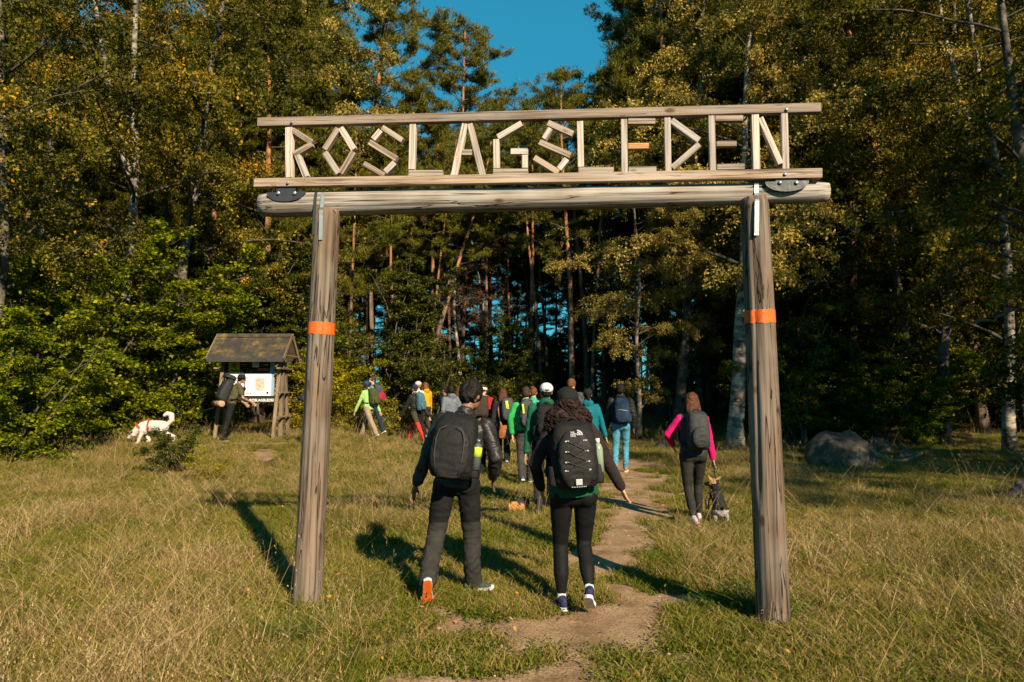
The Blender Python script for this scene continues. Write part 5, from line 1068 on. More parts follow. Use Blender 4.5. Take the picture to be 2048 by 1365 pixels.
# 6. headband
M_RED = CL('red_shirt', (0.42, 0.025, 0.03)); M_BRPK = CL('dark_brown_pack', (0.055, 0.038, 0.030)); M_TAN = CL('tan_strap', (0.36, 0.19, 0.10))
m6 = person('hiker in red shirt with white headband, seen from behind beside the leather jacket man', 966, 15.9, 1.80, yaw=-8, hair=('pony', 'brown'), hat=('band', WHITE), top=M_RED, topkind='jacket', legs=M_BLK3, shoes=M_BLKJ, head=(-30, 0, 0))
b6 = pack(m6, 'dark brown backpack with tan handle on the hiker with white headband', 0.34, 0.50, 0.22, M_BRPK, None, 0.02, 'day', strapm=M_TAN)
# 7-9 group behind
M_GHOOD = CL('grey_hoodie', (0.16, 0.185, 0.215)); 
m7 = person('black haired man in grey hoodie, head turned left', 903, 17.5, 1.78, yaw=38, hair=('short', 'black'), skin='brown', top=M_GHOOD, collar='hood', legs=M_BLK3, shoes=M_BLKJ, hands=((-0.26, 0.06, 0.9), (0.25, 0.12, 0.92)))
m8 = person('man in dark cap just left of the grey hoodie, face turned to the left', 891, 19.0, 1.72, yaw=70, hair=('short', 'black'), skin='brown', hat=('capback', BLACKC), top=M_BLKJ, legs=M_BLK3, shoes=M_BLKJ)
m9 = person('person with reddish brown hair behind the grey hoodie', 918, 19.2, 1.73, yaw=0, fem=True, hair=('long', 'red'), top=M_BLKJ, legs=M_BLK3, shoes=M_BLKJ)
# 10 ginger bun
M_BGR = CL('green_blue_jacket', (0.04, 0.42, 0.30))
m10 = person('ginger haired hiker with a bun and a bright green collar', 1066, 14.6, 1.76, yaw=-14, fem=True, hair=('bun', 'ginger'), top=M_BGR, collar='stand', legs=M_BLK3, shoes=M_BLKJ)
# 11 teal jacket
M_TEAL = CL('teal_jacket', (0.005, 0.155, 0.20), 0.7)
m11 = person('hiker in teal jacket and black cap, half hidden', 1178, 12.6, 1.70, yaw=-4, fem=True, hair=('pony', 'black'), hat=('cap', BLACKC), top=M_TEAL, topkind='jacket', collar='hood', legs=M_NAVY, shoes=WHITE, hands=((-0.26, 0.05, 0.85), (0.30, 0.0, 0.85)), lean=(-0.04, 0.05), stride=0.4)
# 12 tall brown hair
m12 = person('tall man with light brown hair whose head shows over the black cap', 1143, 16.2, 1.93, yaw=-10, hair=('short', 'ginger'), skin='fair', top=CL('blue_grey_jacket', (0.07, 0.085, 0.10)), collar='stand', legs=M_BLK3, shoes=M_BLKJ, head=(-25, 0, 0))
# 13 jeans
M_PUF = CL('black_puffer', (0.022, 0.023, 0.022), 0.55); M_JEAN = CL('light_blue_jeans', (0.085, 0.285, 0.40), var=0.3); M_NPK = CL('navy_pack', (0.022, 0.045, 0.085)); M_ORSH = CL('orange_brown_shoe', (0.45, 0.17, 0.05))
m13 = person('man in black padded jacket and light blue jeans walking alone on the path', 1240, 14.0, 1.78, yaw=-10, skin='tan', hair=('short', 'black'), top=M_PUF, topkind='puffer', collar='hood', legs=M_JEAN, legfit='jeans', shoes=M_ORSH, vox=0.016, feet=(dict(x=-0.11, y=-0.16, z=0.13, p=25, w=8), dict(x=0.09, y=0.05, z=0.085, p=0, w=-4)), hands=((-0.28, 0.10, 0.88), (0.25, 0.12, 0.9)))
b13 = pack(m13, 'navy blue backpack with white zip line on the man in jeans', 0.30, 0.50, 0.20, M_NPK, None, 0.0, 'day', side=1); b13.t.location += v3(0.03, 0, 0)
link('piping', MB().tube([v3(-b13.w2*0.8, -b13.d2*1.13, 0.0), v3(0, -b13.d2*1.24, 0.01), v3(b13.w2*0.8, -b13.d2*1.13, -0.01)], 0.005, 5).mesh('piping', M_SILV, True), b13.t)
bottle(b13, (b13.w2+0.01, -b13.d2*0.45, -b13.h2*0.75), 'bottle with yellow cap in the side pocket of the navy backpack', M_LIME, M_NPK, 0.034, 0.24)
# 14 pink jacket
M_PINK = CL('pink_sleeve', (0.78, 0.012, 0.17)); M_CHAR = CL('charcoal_vest', (0.042, 0.045, 0.052)); M_LG = CL('grey_black_leggings', (0.030, 0.027, 0.024), 0.75)
M_PNKSH = CL('white_pink_shoe', (0.55, 0.50, 0.52)); M_PNKS = CL('pink_rubber', (0.75, 0.22, 0.45)); M_GRYBL = CL('grey_blue_scarf', (0.10, 0.13, 0.155))
m14 = person('woman in black vest over bright pink sleeves with a small dog on a lead', 1383, 8.75, 1.66, yaw=3, fem=True, skin='fair', hair=('long', 'red'), top=M_CHAR, sleeve=M_PINK, topkind='jacket', collar='stand', legs=M_LG, legfit='tight', shoes=M_PNKSH, sole=M_PNKS, vox=0.013, wr=0.004,
   feet=(dict(x=-0.06, y=-0.16, z=0.10, p=14, w=14), dict(x=0.11, y=0.16, z=0.085, p=0, w=-4)), hands=((-0.20, 0.26, 1.02), (0.30, 0.10, 0.845)), poles=((-1, -0.5, 0), (0.6, -1, 0)), hem=0.05)
link('scarf', solid('scarf', [tube([v3(0, 0.0, 1.34), v3(0, -0.005, 1.375), v3(0, 0.0, 1.41)], [(0.115, 0.10), (0.105, 0.095), (0.08, 0.08)], 16, True, (1, 0, 0)), ball((0, -0.08, 1.36), (0.10, 0.045, 0.035), 12, 8)], [M_GRYBL], 0.012, 2, 0.008, 12), m14.root)
b14 = pack(m14, 'tall charcoal backpack on the woman with pink sleeves', 0.29, 0.50, 0.22, CL('charcoal_pack', (0.045, 0.045, 0.046), 0.6, bump=0.7), None, 0.02, 'cyl')
# 15 light green jacket
M_MINT = CL('light_green_jacket', (0.36, 0.62, 0.20)); M_KHAKI = CL('khaki_trousers', (0.36, 0.27, 0.20)); M_OLV = CL('olive_pack', (0.075, 0.075, 0.03)); M_BLUC = CL('blue_cap', (0.02, 0.075, 0.18))
m15 = person('hiker in light green jacket and blue cap walking left past the lime bush', 738, 20.6, 1.70, yaw=62, fem=True, stride=0.66, gait=-1, hair=('long', 'curly'), hat=('cap', M_BLUC), top=M_MINT, collar='hood', legs=M_KHAKI, shoes=M_KHAKI, lean=(0, 0.12), hem=0.10)
b15 = pack(m15, 'olive green backpack on the hiker in the light green jacket', 0.30, 0.52, 0.24, M_OLV, None, 0.02, 'day')
# 16 bearded
m16 = person('bearded man in light blue shirt beyond the light green jacket, looking back over his shoulder', 747, 22.0, 1.86, yaw=62, hair=('short', 'brown'), head=(75, 0, 0), top=CL('light_blue_shirt', (0.16, 0.32, 0.42)), legs=CL('dark_jeans', (0.02, 0.035, 0.06)), shoes=M_BLKJ, stride=0.5)
link('beard', solid('beard', [xf(ball((0, 0.050, -0.070), (0.050, 0.045, 0.040), 10, 8), m16.MhS)], [HAIR['brown']], 0.010, 1, 0.003, 30), m16.root)
b16 = pack(m16, 'grey backpack with red panel on the bearded man in light blue', 0.30, 0.50, 0.22, M_DGREY, CL('red_panel', (0.45, 0.02, 0.05)), 0.02, 'day')
# 17 red trousers
M_TEALP = CL('grey_teal_pack', (0.07, 0.16, 0.20)); M_REDT = CL('red_trousers', (0.75, 0.045, 0.03)); M_BRNT = CL('brown_seat_panel', (0.065, 0.05, 0.038))
m17 = person('hiker in black padded jacket, blue cap and brown trousers with bright red legs', 832, 20.3, 1.72, yaw=52, fem=True, stride=0.80, gait=-1, hair=('short', 'brown'), hat=('cap', M_NAVY), top=M_PUF, topkind='puffer', legs=M_BRNT, legs2=M_REDT, legfit='jeans', shoes=CL('grey_boot', (0.08, 0.075, 0.07)), lean=(0, 0.05))
b17 = pack(m17, 'pale teal roll top backpack on the hiker with red trouser legs', 0.27, 0.56, 0.22, M_TEALP, None, 0.02, 'cyl')
# 18,19
m18 = person('hiker in white cap and white top behind the blue cap, facing left', 838, 21.8, 1.82, yaw=60, hair=('short', 'blond'), hat=('cap', CL('off_white_cap', (0.6, 0.56, 0.53))), top=WHITE, legs=M_BLK3, shoes=M_BLKJ, stride=0.3)
M_YEL = CL('yellow_jacket', (0.80, 0.36, 0.01))
m19 = person('hiker in yellow jacket with light brown hair behind the teal backpack', 852, 22.6, 1.78, yaw=35, fem=True, hair=('long', 'ginger'), top=M_YEL, collar='hood', legs=M_BLK2, shoes=M_BLKJ, stride=0.3)
# 20 the man at the board
M_OLT = CL('olive_t_shirt', (0.10, 0.085, 0.04)); M_BPK = CL('anthracite_pack', (0.032, 0.034, 0.036), 0.6)
m20 = person('man in black hat leaning forward to read the information board, huge rucksack on his back', 456, 18.5, 1.84, yaw=-48, skin='tan', hair=('short', 'black'), hat=('brim', BLACKC), top=M_OLT, topkind='shirt', short_sleeve=True, legs=M_BLK3, shoes=M_BLKJ, lean=(0.0, 0.36), hip=(0, 0.08), neckoff=(0, 0.03),
   feet=(dict(x=-0.10, y=-0.02, z=0.085, p=0, w=6), dict(x=0.10, y=-0.12, z=0.085, p=0, w=-6)), hands=((-0.22, 0.52, 0.98), (0.22, 0.55, 1.0)), poles=((-0.4, -1, -0.5), (0.4, -1, -0.5)))
b20 = pack(m20, 'huge anthracite trekking rucksack of the man at the board, sleeping mat strapped below', 0.36, 0.62, 0.28, M_BPK, None, 0.02, 'trek')
mt = thing('sleeping_mat', 'rolled beige sleeping mat strapped under the huge rucksack', 'sleeping mat'); W = b20.W @ Matrix.Translation((0, -b20.d2*0.55, -b20.h2-0.075)); mt.location = W.to_translation(); mt.rotation_euler = W.to_euler()
mb = MB(); V = []; 
for q in (-1, 1): pass
link('mat_roll', MB().tube([(-0.29, 0, 0), (-0.285, 0, 0), (0.285, 0, 0), (0.29, 0, 0)], [0.07, 0.080, 0.080, 0.07], 18).mesh('mat_roll', CL('beige_foam', (0.48, 0.30, 0.19)), True), mt)
link('mat_end', MB().tube([(-0.296, 0, 0), (-0.291, 0, 0)], [0.066, 0.066], 18).mesh('mat_end', WHITE), mt)
for s in (-0.6, 0.6): link('mat_strap', MB().tube([(s*0.2-0.012, 0, 0), (s*0.2+0.012, 0, 0)], [0.084, 0.084], 16).mesh('mat_strap', BLACKC), mt)
# 21 hidden by the left post
m21 = person('person in dark clothes hidden behind the left gate post, only one hand showing', 633, 17.0, 1.75, yaw=20, hair=('short', 'black'), top=CL('dark_blue_jacket', (0.02, 0.035, 0.06)), legs=M_BLK3, shoes=M_BLKJ, hands=((-0.42, 0.10, 1.26), (0.26, 0, 0.82)), poles=((-0.3, -1, -0.8), (0.5, -1, 0)))
# ---------------------------------------------------------------- information board
KY = 19.5; kx = gx(509, KY); KZ = 0.30
kb = thing('information_board', 'roofed wooden information board with mossy shingle roof and white map panels', 'information board', (kx, KY, KZ))
W_K = wood('board_timber', (0.10, 0.065, 0.042), (0.27, 0.185, 0.12), 'Z', (0.20, 0.155, 0.115), 0.4)
W_KX = wood('board_timber_level', (0.09, 0.06, 0.04), (0.24, 0.165, 0.11), 'X', (0.18, 0.14, 0.105), 0.4)
mz, t, out = nodes('mossy_shingle'); L = t.links.new
tc = N(t, 'ShaderNodeNewGeometry'); n1 = N(t, 'ShaderNodeTexNoise', i_Scale=3.2, i_Detail=8.0, i_Roughness=0.7); L(tc.outputs['Position'], n1.inputs['Vector']); r1 = ramp(t, [(0.42, (0.020, 0.018, 0.016)), (0.54, (0.050, 0.036, 0.018)), (0.66, (0.14, 0.088, 0.016))]); L(n1.outputs[0], r1.inputs[0])
b = N(t, 'ShaderNodeBsdfPrincipled', i_Roughness=0.95); L(r1.outputs[0], b.inputs['Base Color']); bp = N(t, 'ShaderNodeBump', i_Strength=0.8, i_Distance=0.02); L(n1.outputs[0], bp.inputs['Height']); L(bp.outputs[0], b.inputs['Normal']); L(b.outputs[0], out.inputs[0])
DKW = CL('dark_stained_board', (0.045, 0.030, 0.022)); FASC = CL('slate_fascia', (0.06, 0.063, 0.065)); PW = cloth('white_panel', (0.95, 0.95, 0.95), 0.5, 0.02, 20, 0.0); PY = cloth('yellow_poster', (0.72, 0.40, 0.02), 0.6, 0.03, 20, 0.0)
PR = cloth('red_strip', (0.50, 0.09, 0.05), 0.6, 0.03, 20, 0.0); PB = cloth('pale_blue_poster', (0.30, 0.42, 0.50), 0.6, 0.1, 20, 0.0); PK = cloth('print_black', (0.03, 0.03, 0.03), 0.6, 0.0, 20, 0.0); PM = cloth('print_map', (0.70, 0.58, 0.50), 0.6, 0.12, 20, 0.0, wrinkle=30); PP = cloth('print_magenta', (0.35, 0.02, 0.18), 0.6, 0.0, 20, 0.0)
def beam_(name, a, b_, w_, d_, mat, parent=kb, label=None):
    a, b_ = Vector(a), Vector(b_); u = (b_-a); ln = u.length; u.normalize(); ref = v3(1, 0, 0) if abs(u.x) < 0.9 else v3(0, 1, 0); s = (ref-u*ref.dot(u)).normalized(); n = u.cross(s)
    ax = mat.name.endswith('level')
    M = (Matrix((u, s, n)) if ax else Matrix((s, n, u))).transposed().to_4x4(); M.translation = (a+b_)/2
    h = (ln/2, w_/2, d_/2) if ax else (w_/2, d_/2, ln/2)
    return link(name, MB().box((0, 0, 0), h, bev=0.003).mesh(name, mat), parent, None, M, label)
EZ, RZ, HX, DY = 2.24, 2.92, 1.06, 0.68
for s in (-1, 1):
    beam_('leg', (s*0.80, -0.66, -0.1), (s*0.80, -0.16, EZ+0.12), 0.09, 0.06, W_K); beam_('leg', (s*0.80, 0.66, -0.1), (s*0.80, 0.16, EZ+0.12), 0.09, 0.06, W_K)
    beam_('post', (s*0.80, 0.0, -0.1), (s*0.80, 0.0, RZ-0.10), 0.12, 0.10, W_K)
    for z, q in ((0.62, 0.54), (1.30, 0.42)): beam_('brace', (s*0.87, -q, z), (s*0.87, q, z), 0.07, 0.04, W_KX)
    beam_('tie_beam', (s*0.87, -0.55, 1.98), (s*0.87, 0.55, 1.98), 0.12, 0.05, W_KX); beam_('gable_tie', (s*1.02, -0.5, EZ+0.10), (s*1.02, 0.5, EZ+0.10), 0.09, 0.04, W_KX)
    for sy in (-1, 1): beam_('barge_board', (s*(HX+0.012), sy*0.0, RZ+0.02), (s*(HX+0.012), sy*(DY+0.03), EZ-0.02), 0.022, 0.11, W_K)
for sy in (-1, 1):
    sl = v3(0, sy*DY, EZ-RZ); nr = 9; ln = sl.length; u = sl.normalized(); n = v3(0, -u.z*sy, abs(u.y)).normalized()
    M3 = Matrix((v3(1, 0, 0), u, n)).transposed()
    link('roof_deck', MB().box(v3(0, 0, RZ-0.02)+sl*0.5, (HX-0.005, ln/2, 0.012), M3).mesh('roof_deck', W_KX), kb)
    for q in range(nr):
        c = v3(0, 0, RZ) + sl*((q+0.5)/nr) + n*(0.012+0.002*(q % 2)); R2 = M3 @ Matrix.Rotation(R(-4.5), 3, 'X')
        mb = MB(); 
        rs = np.random.default_rng(q+40)
        xs_ = np.linspace(-HX, HX, 15)
        for a_, b__ in zip(xs_[:-1], xs_[1:]): mb.box(c + v3((a_+b__)/2, 0, 0) + n*rs.normal(0, 0.003), ((b__-a_)/2-0.003, ln/nr*0.60+rs.normal(0, 0.004), 0.007), R2)
        link('shingle_row', mb.mesh('shingle_row', mz), kb)
    link('fascia', MB().box((0, sy*(DY+0.012), EZ-0.035), (HX, 0.012, 0.055)).mesh('fascia', FASC), kb)
link('ridge_cap', MB().box((0, -0.05, RZ+0.012), (HX, 0.07, 0.008), Matrix.Rotation(R(45), 3, 'X')).box((0, 0.05, RZ+0.012), (HX, 0.07, 0.008), Matrix.Rotation(R(-45), 3, 'X')).mesh('ridge_cap', mz), kb)
def kp(px, py, off=0.0): return pt(px, py, KY-0.20-off) - v3(kx, KY, KZ)
def panel(name, x0, y0, x1, y1, mat, off, th=0.006, label=None, parent=kb):
    a, b_ = kp(x0, y1, off), kp(x1, y0, off); return link(name, MB().box((a+b_)/2, ((b_.x-a.x)/2, th/2, (b_.z-a.z)/2)).mesh(name, mat), parent, None, None, label)
for q in range(7):
    y0 = 718+12.3*q; panel('back_board', 449, y0, 548, y0+12.0, DKW, -0.02, 0.02)
pn = panel('poster', 457, 723, 480, 745, PY, 0.01, label='yellow warning poster')
V, F = [], []
c = kp(468.5, 731, 0.016); mb = MB(); ring = [c+v3(0.060*math.cos(a), 0, 0.060*math.sin(a)) for a in np.linspace(0, 2*PI, 17)]; mb.tube(ring, 0.007, 4); mb.tube([ring[6], ring[14]], 0.006, 4); mb.box(c, (0.016, 0.003, 0.032)); mb.box(kp(468.5, 742, 0.016), (0.11, 0.002, 0.014)); link('poster_print', mb.mesh('poster_print', PK), pn)
pn = panel('notice', 505, 725, 518, 735, PW, 0.01, label='small white notice'); panel('strip', 515, 737, 537, 742, PR, 0.01, label='red strip sign'); panel('side_poster', 539, 719, 550, 792, PB, 0.01, label='pale blue poster')
mb = MB()
for q in range(3): mb.box(kp(511.5, 728+2*q, 0.0145), (0.06, 0.001, 0.006))
link('notice_print', mb.mesh('notice_print', PB), pn)
p1 = panel('map_panel', 450, 746, 488.6, 792, PW, 0.02, label='left white panel'); p2 = panel('map_panel', 489.4, 747, 543, 792, PW, 0.024, label='right white map panel')
panel('map_edge', 488.2, 747, 489.6, 760, PP, 0.026, parent=p1)
mb = MB(); a, b_ = kp(510, 782, 0.0285), kp(530, 756, 0.0285); mb.box((a+b_)/2, ((b_.x-a.x)/2, 0.0015, (b_.z-a.z)/2)); link('map_print', mb.mesh('map_print', PM), p2)
mb = MB(); rs = np.random.default_rng(8)
for q in range(26): mb.box(kp(511+18*rs.random(), 757+24*rs.random(), 0.031), (0.012+0.02*rs.random(), 0.001, 0.004+0.01*rs.random()))
link('map_lines', mb.mesh('map_lines', cloth('print_rust', (0.60, 0.35, 0.25), 0.6, 0.1, 20, 0.0)), p2)
mb = MB()
for q in range(5): mb.box(kp(493+2.8*q, 787, 0.0285), (0.013, 0.001, 0.010+0.006*(q % 2)))
for q in range(4): mb.box(kp(494+3*q, 750.5, 0.0285), (0.016, 0.001, 0.005))
mb.box(kp(535, 786, 0.0285), (0.03, 0.001, 0.03)); link('logos', mb.mesh('logos', PK), p2)
nb_ = panel('name_board', 450, 793.5, 553, 805, PK, 0.03, 0.02, 'dark board with the trail name in white letters')
tm = text_mesh('ROSLAGSLEDEN', 0.155, 0.002, PW, 'name_lettering', 0.004, 'LEFT', 1.0); wd_ = max(v.co.x for v in tm.vertices); sc_ = (kp(551, 800).x-kp(499, 800).x)/wd_
o = link('name_lettering', tm, nb_); o.matrix_local = Matrix.Translation(kp(499, 803.2, 0.045)) @ Matrix.Rotation(R(90), 4, 'X') @ Matrix.Scale(sc_, 4)

# ---------------------------------------------------------------- dogs
FURW = cloth('white_fur', (0.72, 0.66, 0.60), 0.9, 0.15, 90, 0.8, wrinkle=20); FURB = cloth('black_fur', (0.03, 0.028, 0.027), 0.7, 0.5, 120, 0.9, wrinkle=40); FURT = cloth('tan_fur', (0.42, 0.24, 0.12), 0.8, 0.4, 120, 0.9, wrinkle=40); FURG = cloth('silver_fur', (0.42, 0.39, 0.36), 0.8, 0.4, 120, 0.9, wrinkle=40)
REDH = CL('red_harness', (0.75, 0.04, 0.02)); NOSE = cloth('dog_nose', (0.02, 0.018, 0.016), 0.3, 0.1, 20, 0.1, 0.6)
DYW = 17.7; dgx = gx(312, DYW); dog = thing('dog', 'large white dog in a red harness sniffing the ground with curled tail', 'dog', (dgx, DYW, H(dgx, DYW)), R(180)+R(8))
P = [ctube([(0.20, 0, 0.44), (0.0, 0, 0.46), (-0.20, 0, 0.47)], [(0.125, 0.155), (0.115, 0.14), (0.115, 0.125)], 14, (0, 1, 0)), ball((0.22, 0, 0.40), (0.15, 0.115, 0.16), 14, 10), ball((-0.24, 0, 0.44), (0.13, 0.12, 0.14), 14, 10),
     ctube([(0.24, 0, 0.46), (0.37, 0, 0.38), (0.45, 0, 0.30)], [0.12, 0.10, 0.085], 12), ball((0.48, 0, 0.26), (0.095, 0.085, 0.08), 12, 8), ctube([(0.50, 0, 0.25), (0.59, 0, 0.17)], [0.05, 0.034], 10),
     ctube([(0.47, 0.06, 0.31), (0.44, 0.075, 0.35)], [(0.028, 0.012), (0.008, 0.006)], 6), ctube([(0.47, -0.06, 0.31), (0.44, -0.075, 0.35)], [(0.028, 0.012), (0.008, 0.006)], 6),
     ctube([(-0.34, 0, 0.50), (-0.44, 0, 0.60), (-0.42, 0, 0.74), (-0.33, 0.03, 0.78), (-0.27, 0.05, 0.73)], [0.05, 0.065, 0.075, 0.065, 0.035], 12)]
for sy, fx, bx, lift in ((1, 0.34, -0.20, 0.0), (-1, 0.12, -0.42, 0.03)):
    y = sy*0.085
    P.append(ctube([(0.24, y, 0.38), (0.22+(fx-0.22)*0.35, y, 0.25), (0.22+(fx-0.22)*0.75, y, 0.13), (fx-0.01, y, 0.04+lift)], [0.075, 0.050, 0.040, 0.034], 10)); P.append(ball((fx+0.025, y, 0.03+lift), (0.055, 0.036, 0.030), 10, 6))
    P.append(ctube([(-0.24, y, 0.42), (-0.18+(bx+0.3)*0.3, y*1.1, 0.29)], [0.105, 0.060], 10)); P.append(ctube([(-0.18+(bx+0.3)*0.3, y*1.1, 0.29), (bx-0.10, y, 0.16), (bx-0.02, y, 0.03)], [0.058, 0.034, 0.032], 10)); P.append(ball((bx+0.03, y, 0.025), (0.055, 0.036, 0.028), 10, 6))
link('body', solid('body', P, [FURW], 0.014, 2, 0.008, 22, 2), dog)
mb = MB(); V, F = ball((0.62, 0, 0.155), 0.020, 8, 6); mb.add(V, F)
for sy in (-1, 1): V, F = ball((0.535, sy*0.052, 0.27), 0.010, 8, 6); mb.add(V, F)
link('nose_and_eyes', mb.mesh('nose_and_eyes', NOSE, True), dog)
def loopband(c, ry, rz, tilt, w_=0.022, th=0.006, n=20, off=0): 
    M = Matrix.Translation(c) @ Matrix.Rotation(tilt, 4, 'Y'); P_ = [M @ v3(0, ry*math.cos(a), rz*math.sin(a)) for a in np.linspace(0, 2*PI, n+1)]; return tube(P_, [(w_, th)]*(n+1), 8, False, (1, 0, 0))
for c, ry, rz, tl in (((0.10, 0, 0.45), 0.150, 0.170, 0.0), ((0.30, 0, 0.42), 0.128, 0.170, 0.75)): V, F = loopband(v3(*c), ry, rz, tl); link('harness_strap', MB().add(V, F).mesh('harness_strap', REDH, True), dog)
link('harness_strap', MB().tube([(0.34, 0, 0.60), (0.22, 0, 0.625), (0.06, 0, 0.625)], [(0.022, 0.008)]*3, 8).mesh('harness_strap', REDH, True), dog)
Wd = Matrix.Translation(dog.location) @ Matrix.Rotation(dog.rotation_euler.z, 4, 'Z')
def rope(name, label, a, b_, sag, r_, mat, cat):
    a, b_ = Vector(a), Vector(b_); P_ = [a.lerp(b_, u)-v3(0, 0, sag*4*u*(1-u)) - a for u in np.linspace(0, 1, 14)]; o = link(name, MB().tube(P_, r_, 6).mesh(name, mat, True)); o.location = a; return tag(o, label, cat)
rope('leash', 'long dark lead from the white dog to the man at the board', Wd @ v3(0.06, 0, 0.64), wpt(m20, m20.C+v3(-0.15, 0.05, 0.05)), 0.06, 0.010, BLACKC, 'leash')
# the small dog, up on its hind legs
DY2 = 8.75; d2x = gx(1434, DY2); dog2 = thing('dog', 'small black and tan terrier up on its hind legs beside the woman in pink sleeves', 'dog', (d2x, DY2, H(d2x, DY2)+0.02), 0); dog2.scale = (1.0, 1.0, 1.0)
P = [ctube([(0.0, -0.02, 0.15), (-0.015, 0.02, 0.26), (-0.035, 0.05, 0.36)], [(0.085, 0.080), (0.075, 0.070), (0.068, 0.062)], 12), ball((0.0, -0.02, 0.14), (0.090, 0.085, 0.080), 12, 8), ctube([(-0.035, 0.05, 0.38), (-0.055, 0.06, 0.44)], [0.048, 0.045], 10),
     ball((-0.060, 0.065, 0.475), (0.064, 0.066, 0.058), 12, 8), ctube([(-0.08, 0.09, 0.465), (-0.13, 0.12, 0.455)], [0.032, 0.022], 8),
     ctube([(-0.10, 0.055, 0.51), (-0.125, 0.05, 0.565)], [(0.030, 0.014), (0.010, 0.008)], 6), ctube([(-0.02, 0.055, 0.51), (0.020, 0.05, 0.55)], [(0.030, 0.014), (0.010, 0.008)], 6)]
F2 = [ctube([(-0.09, 0.07, 0.34), (-0.13, 0.10, 0.26), (-0.125, 0.11, 0.16)], [0.032, 0.026, 0.022], 8), ctube([(0.03, 0.08, 0.33), (0.05, 0.13, 0.27), (0.04, 0.15, 0.19)], [0.030, 0.024, 0.02], 8)]
HL = []
for s in (-1, 1): HL += [ctube([(s*0.055, -0.02, 0.15), (s*0.070, 0.04, 0.10)], [0.052, 0.038], 8), ctube([(s*0.070, 0.04, 0.10), (s*0.072, -0.035, 0.065), (s*0.072, -0.02, 0.02)], [0.036, 0.024, 0.024], 8), ball((s*0.072, 0.005, 0.018), (0.026, 0.042, 0.018), 8, 6)]
def fur_idx(c): return 2 if c.z < 0.16 else (1 if ((c.z > 0.475 and c.x < -0.045) or (c.z > 0.44 and c.x < -0.10) or c.z > 0.52 or (c.x < -0.095 and c.z < 0.33 and c.y > 0.05) or (abs(c.x) < 0.035 and c.z < 0.17 and c.y < -0.05)) else 0)
link('body', solid('body', P+F2+HL+[ctube([(0, -0.09, 0.16), (0.0, -0.13, 0.20)], [0.018, 0.012], 6)], [FURB, FURT, FURG], 0.008, 1, 0.007, 45, 4, None, fur_idx), dog2)
for z, y, r_ in ((0.31, 0.04, 0.076), (0.40, 0.055, 0.062)): P_ = [v3(-0.02-(z-0.3)*0.15+r_*math.cos(a), y+r_*math.sin(a), z) for a in np.linspace(0, 2*PI, 17)]; link('harness_strap', MB().tube(P_, [(0.010, 0.004)]*17, 6, 0, False).mesh('harness_strap', BLACKC, True), dog2)
mb = MB(); V, F = ball((-0.15, 0.13, 0.458), 0.012, 8, 6); mb.add(V, F); V, F = ball((-0.095, 0.118, 0.492), 0.007, 8, 6); mb.add(V, F); link('nose_and_eyes', mb.mesh('nose_and_eyes', NOSE, True), dog2)
rope('leash', 'short black lead from the small terrier to the woman in pink sleeves', Vector(dog2.location)+v3(-0.03, 0.0, 0.40), wpt(m14, m14.HW[1]+v3(0.01, 0.02, -0.05)), 0.0, 0.007, BLACKC, 'leash')

# ---------------------------------------------------------------- stones, log, root, tufts
mr, t, out = nodes('granite'); L = t.links.new
tc = N(t, 'ShaderNodeTexCoord'); n1 = N(t, 'ShaderNodeTexNoise', i_Scale=2.2, i_Detail=9.0, i_Roughness=0.65); n2 = N(t, 'ShaderNodeTexNoise', i_Scale=40.0, i_Detail=5.0); n3 = N(t, 'ShaderNodeTexNoise', i_Scale=5.0, i_Detail=6.0)
for n in (n1, n2, n3): L(tc.outputs['Object'], n.inputs['Vector'])
r1 = ramp(t, [(0.38, (0.030, 0.023, 0.016)), (0.55, (0.078, 0.062, 0.045)), (0.70, (0.19, 0.155, 0.115))]); L(n1.outputs[0], r1.inputs[0]); r2 = ramp(t, [(0.4, (0.6, 0.6, 0.6)), (0.6, (1.15, 1.15, 1.15))]); L(n2.outputs[0], r2.inputs[0])
mu = N(t, 'ShaderNodeMix', data_type='RGBA', blend_type='MULTIPLY'); mu.inputs[0].default_value = 1; L(r1.outputs[0], mu.inputs[6]); L(r2.outputs[0], mu.inputs[7]); mo = N(t, 'ShaderNodeMix', data_type='RGBA'); r3 = ramp(t, [(0.62, (0, 0, 0)), (0.70, (1, 1, 1))]); L(n3.outputs[0], r3.inputs[0]); L(r3.outputs[0], mo.inputs[0]); L(mu.outputs[2], mo.inputs[6]); mo.inputs[7].default_value = (0.22, 0.185, 0.14, 1)
b = N(t, 'ShaderNodeBsdfPrincipled', i_Roughness=0.85); L(mo.outputs[2], b.inputs['Base Color']); bp = N(t, 'ShaderNodeBump', i_Strength=0.8, i_Distance=0.04); L(n1.outputs[0], bp.inputs['Height']); L(bp.outputs[0], b.inputs['Normal']); L(b.outputs[0], out.inputs[0])
GRAN = mr; PINKR = cloth('reddish_granite', (0.30, 0.19, 0.165), 0.9, 0.3, 20, 0.6)
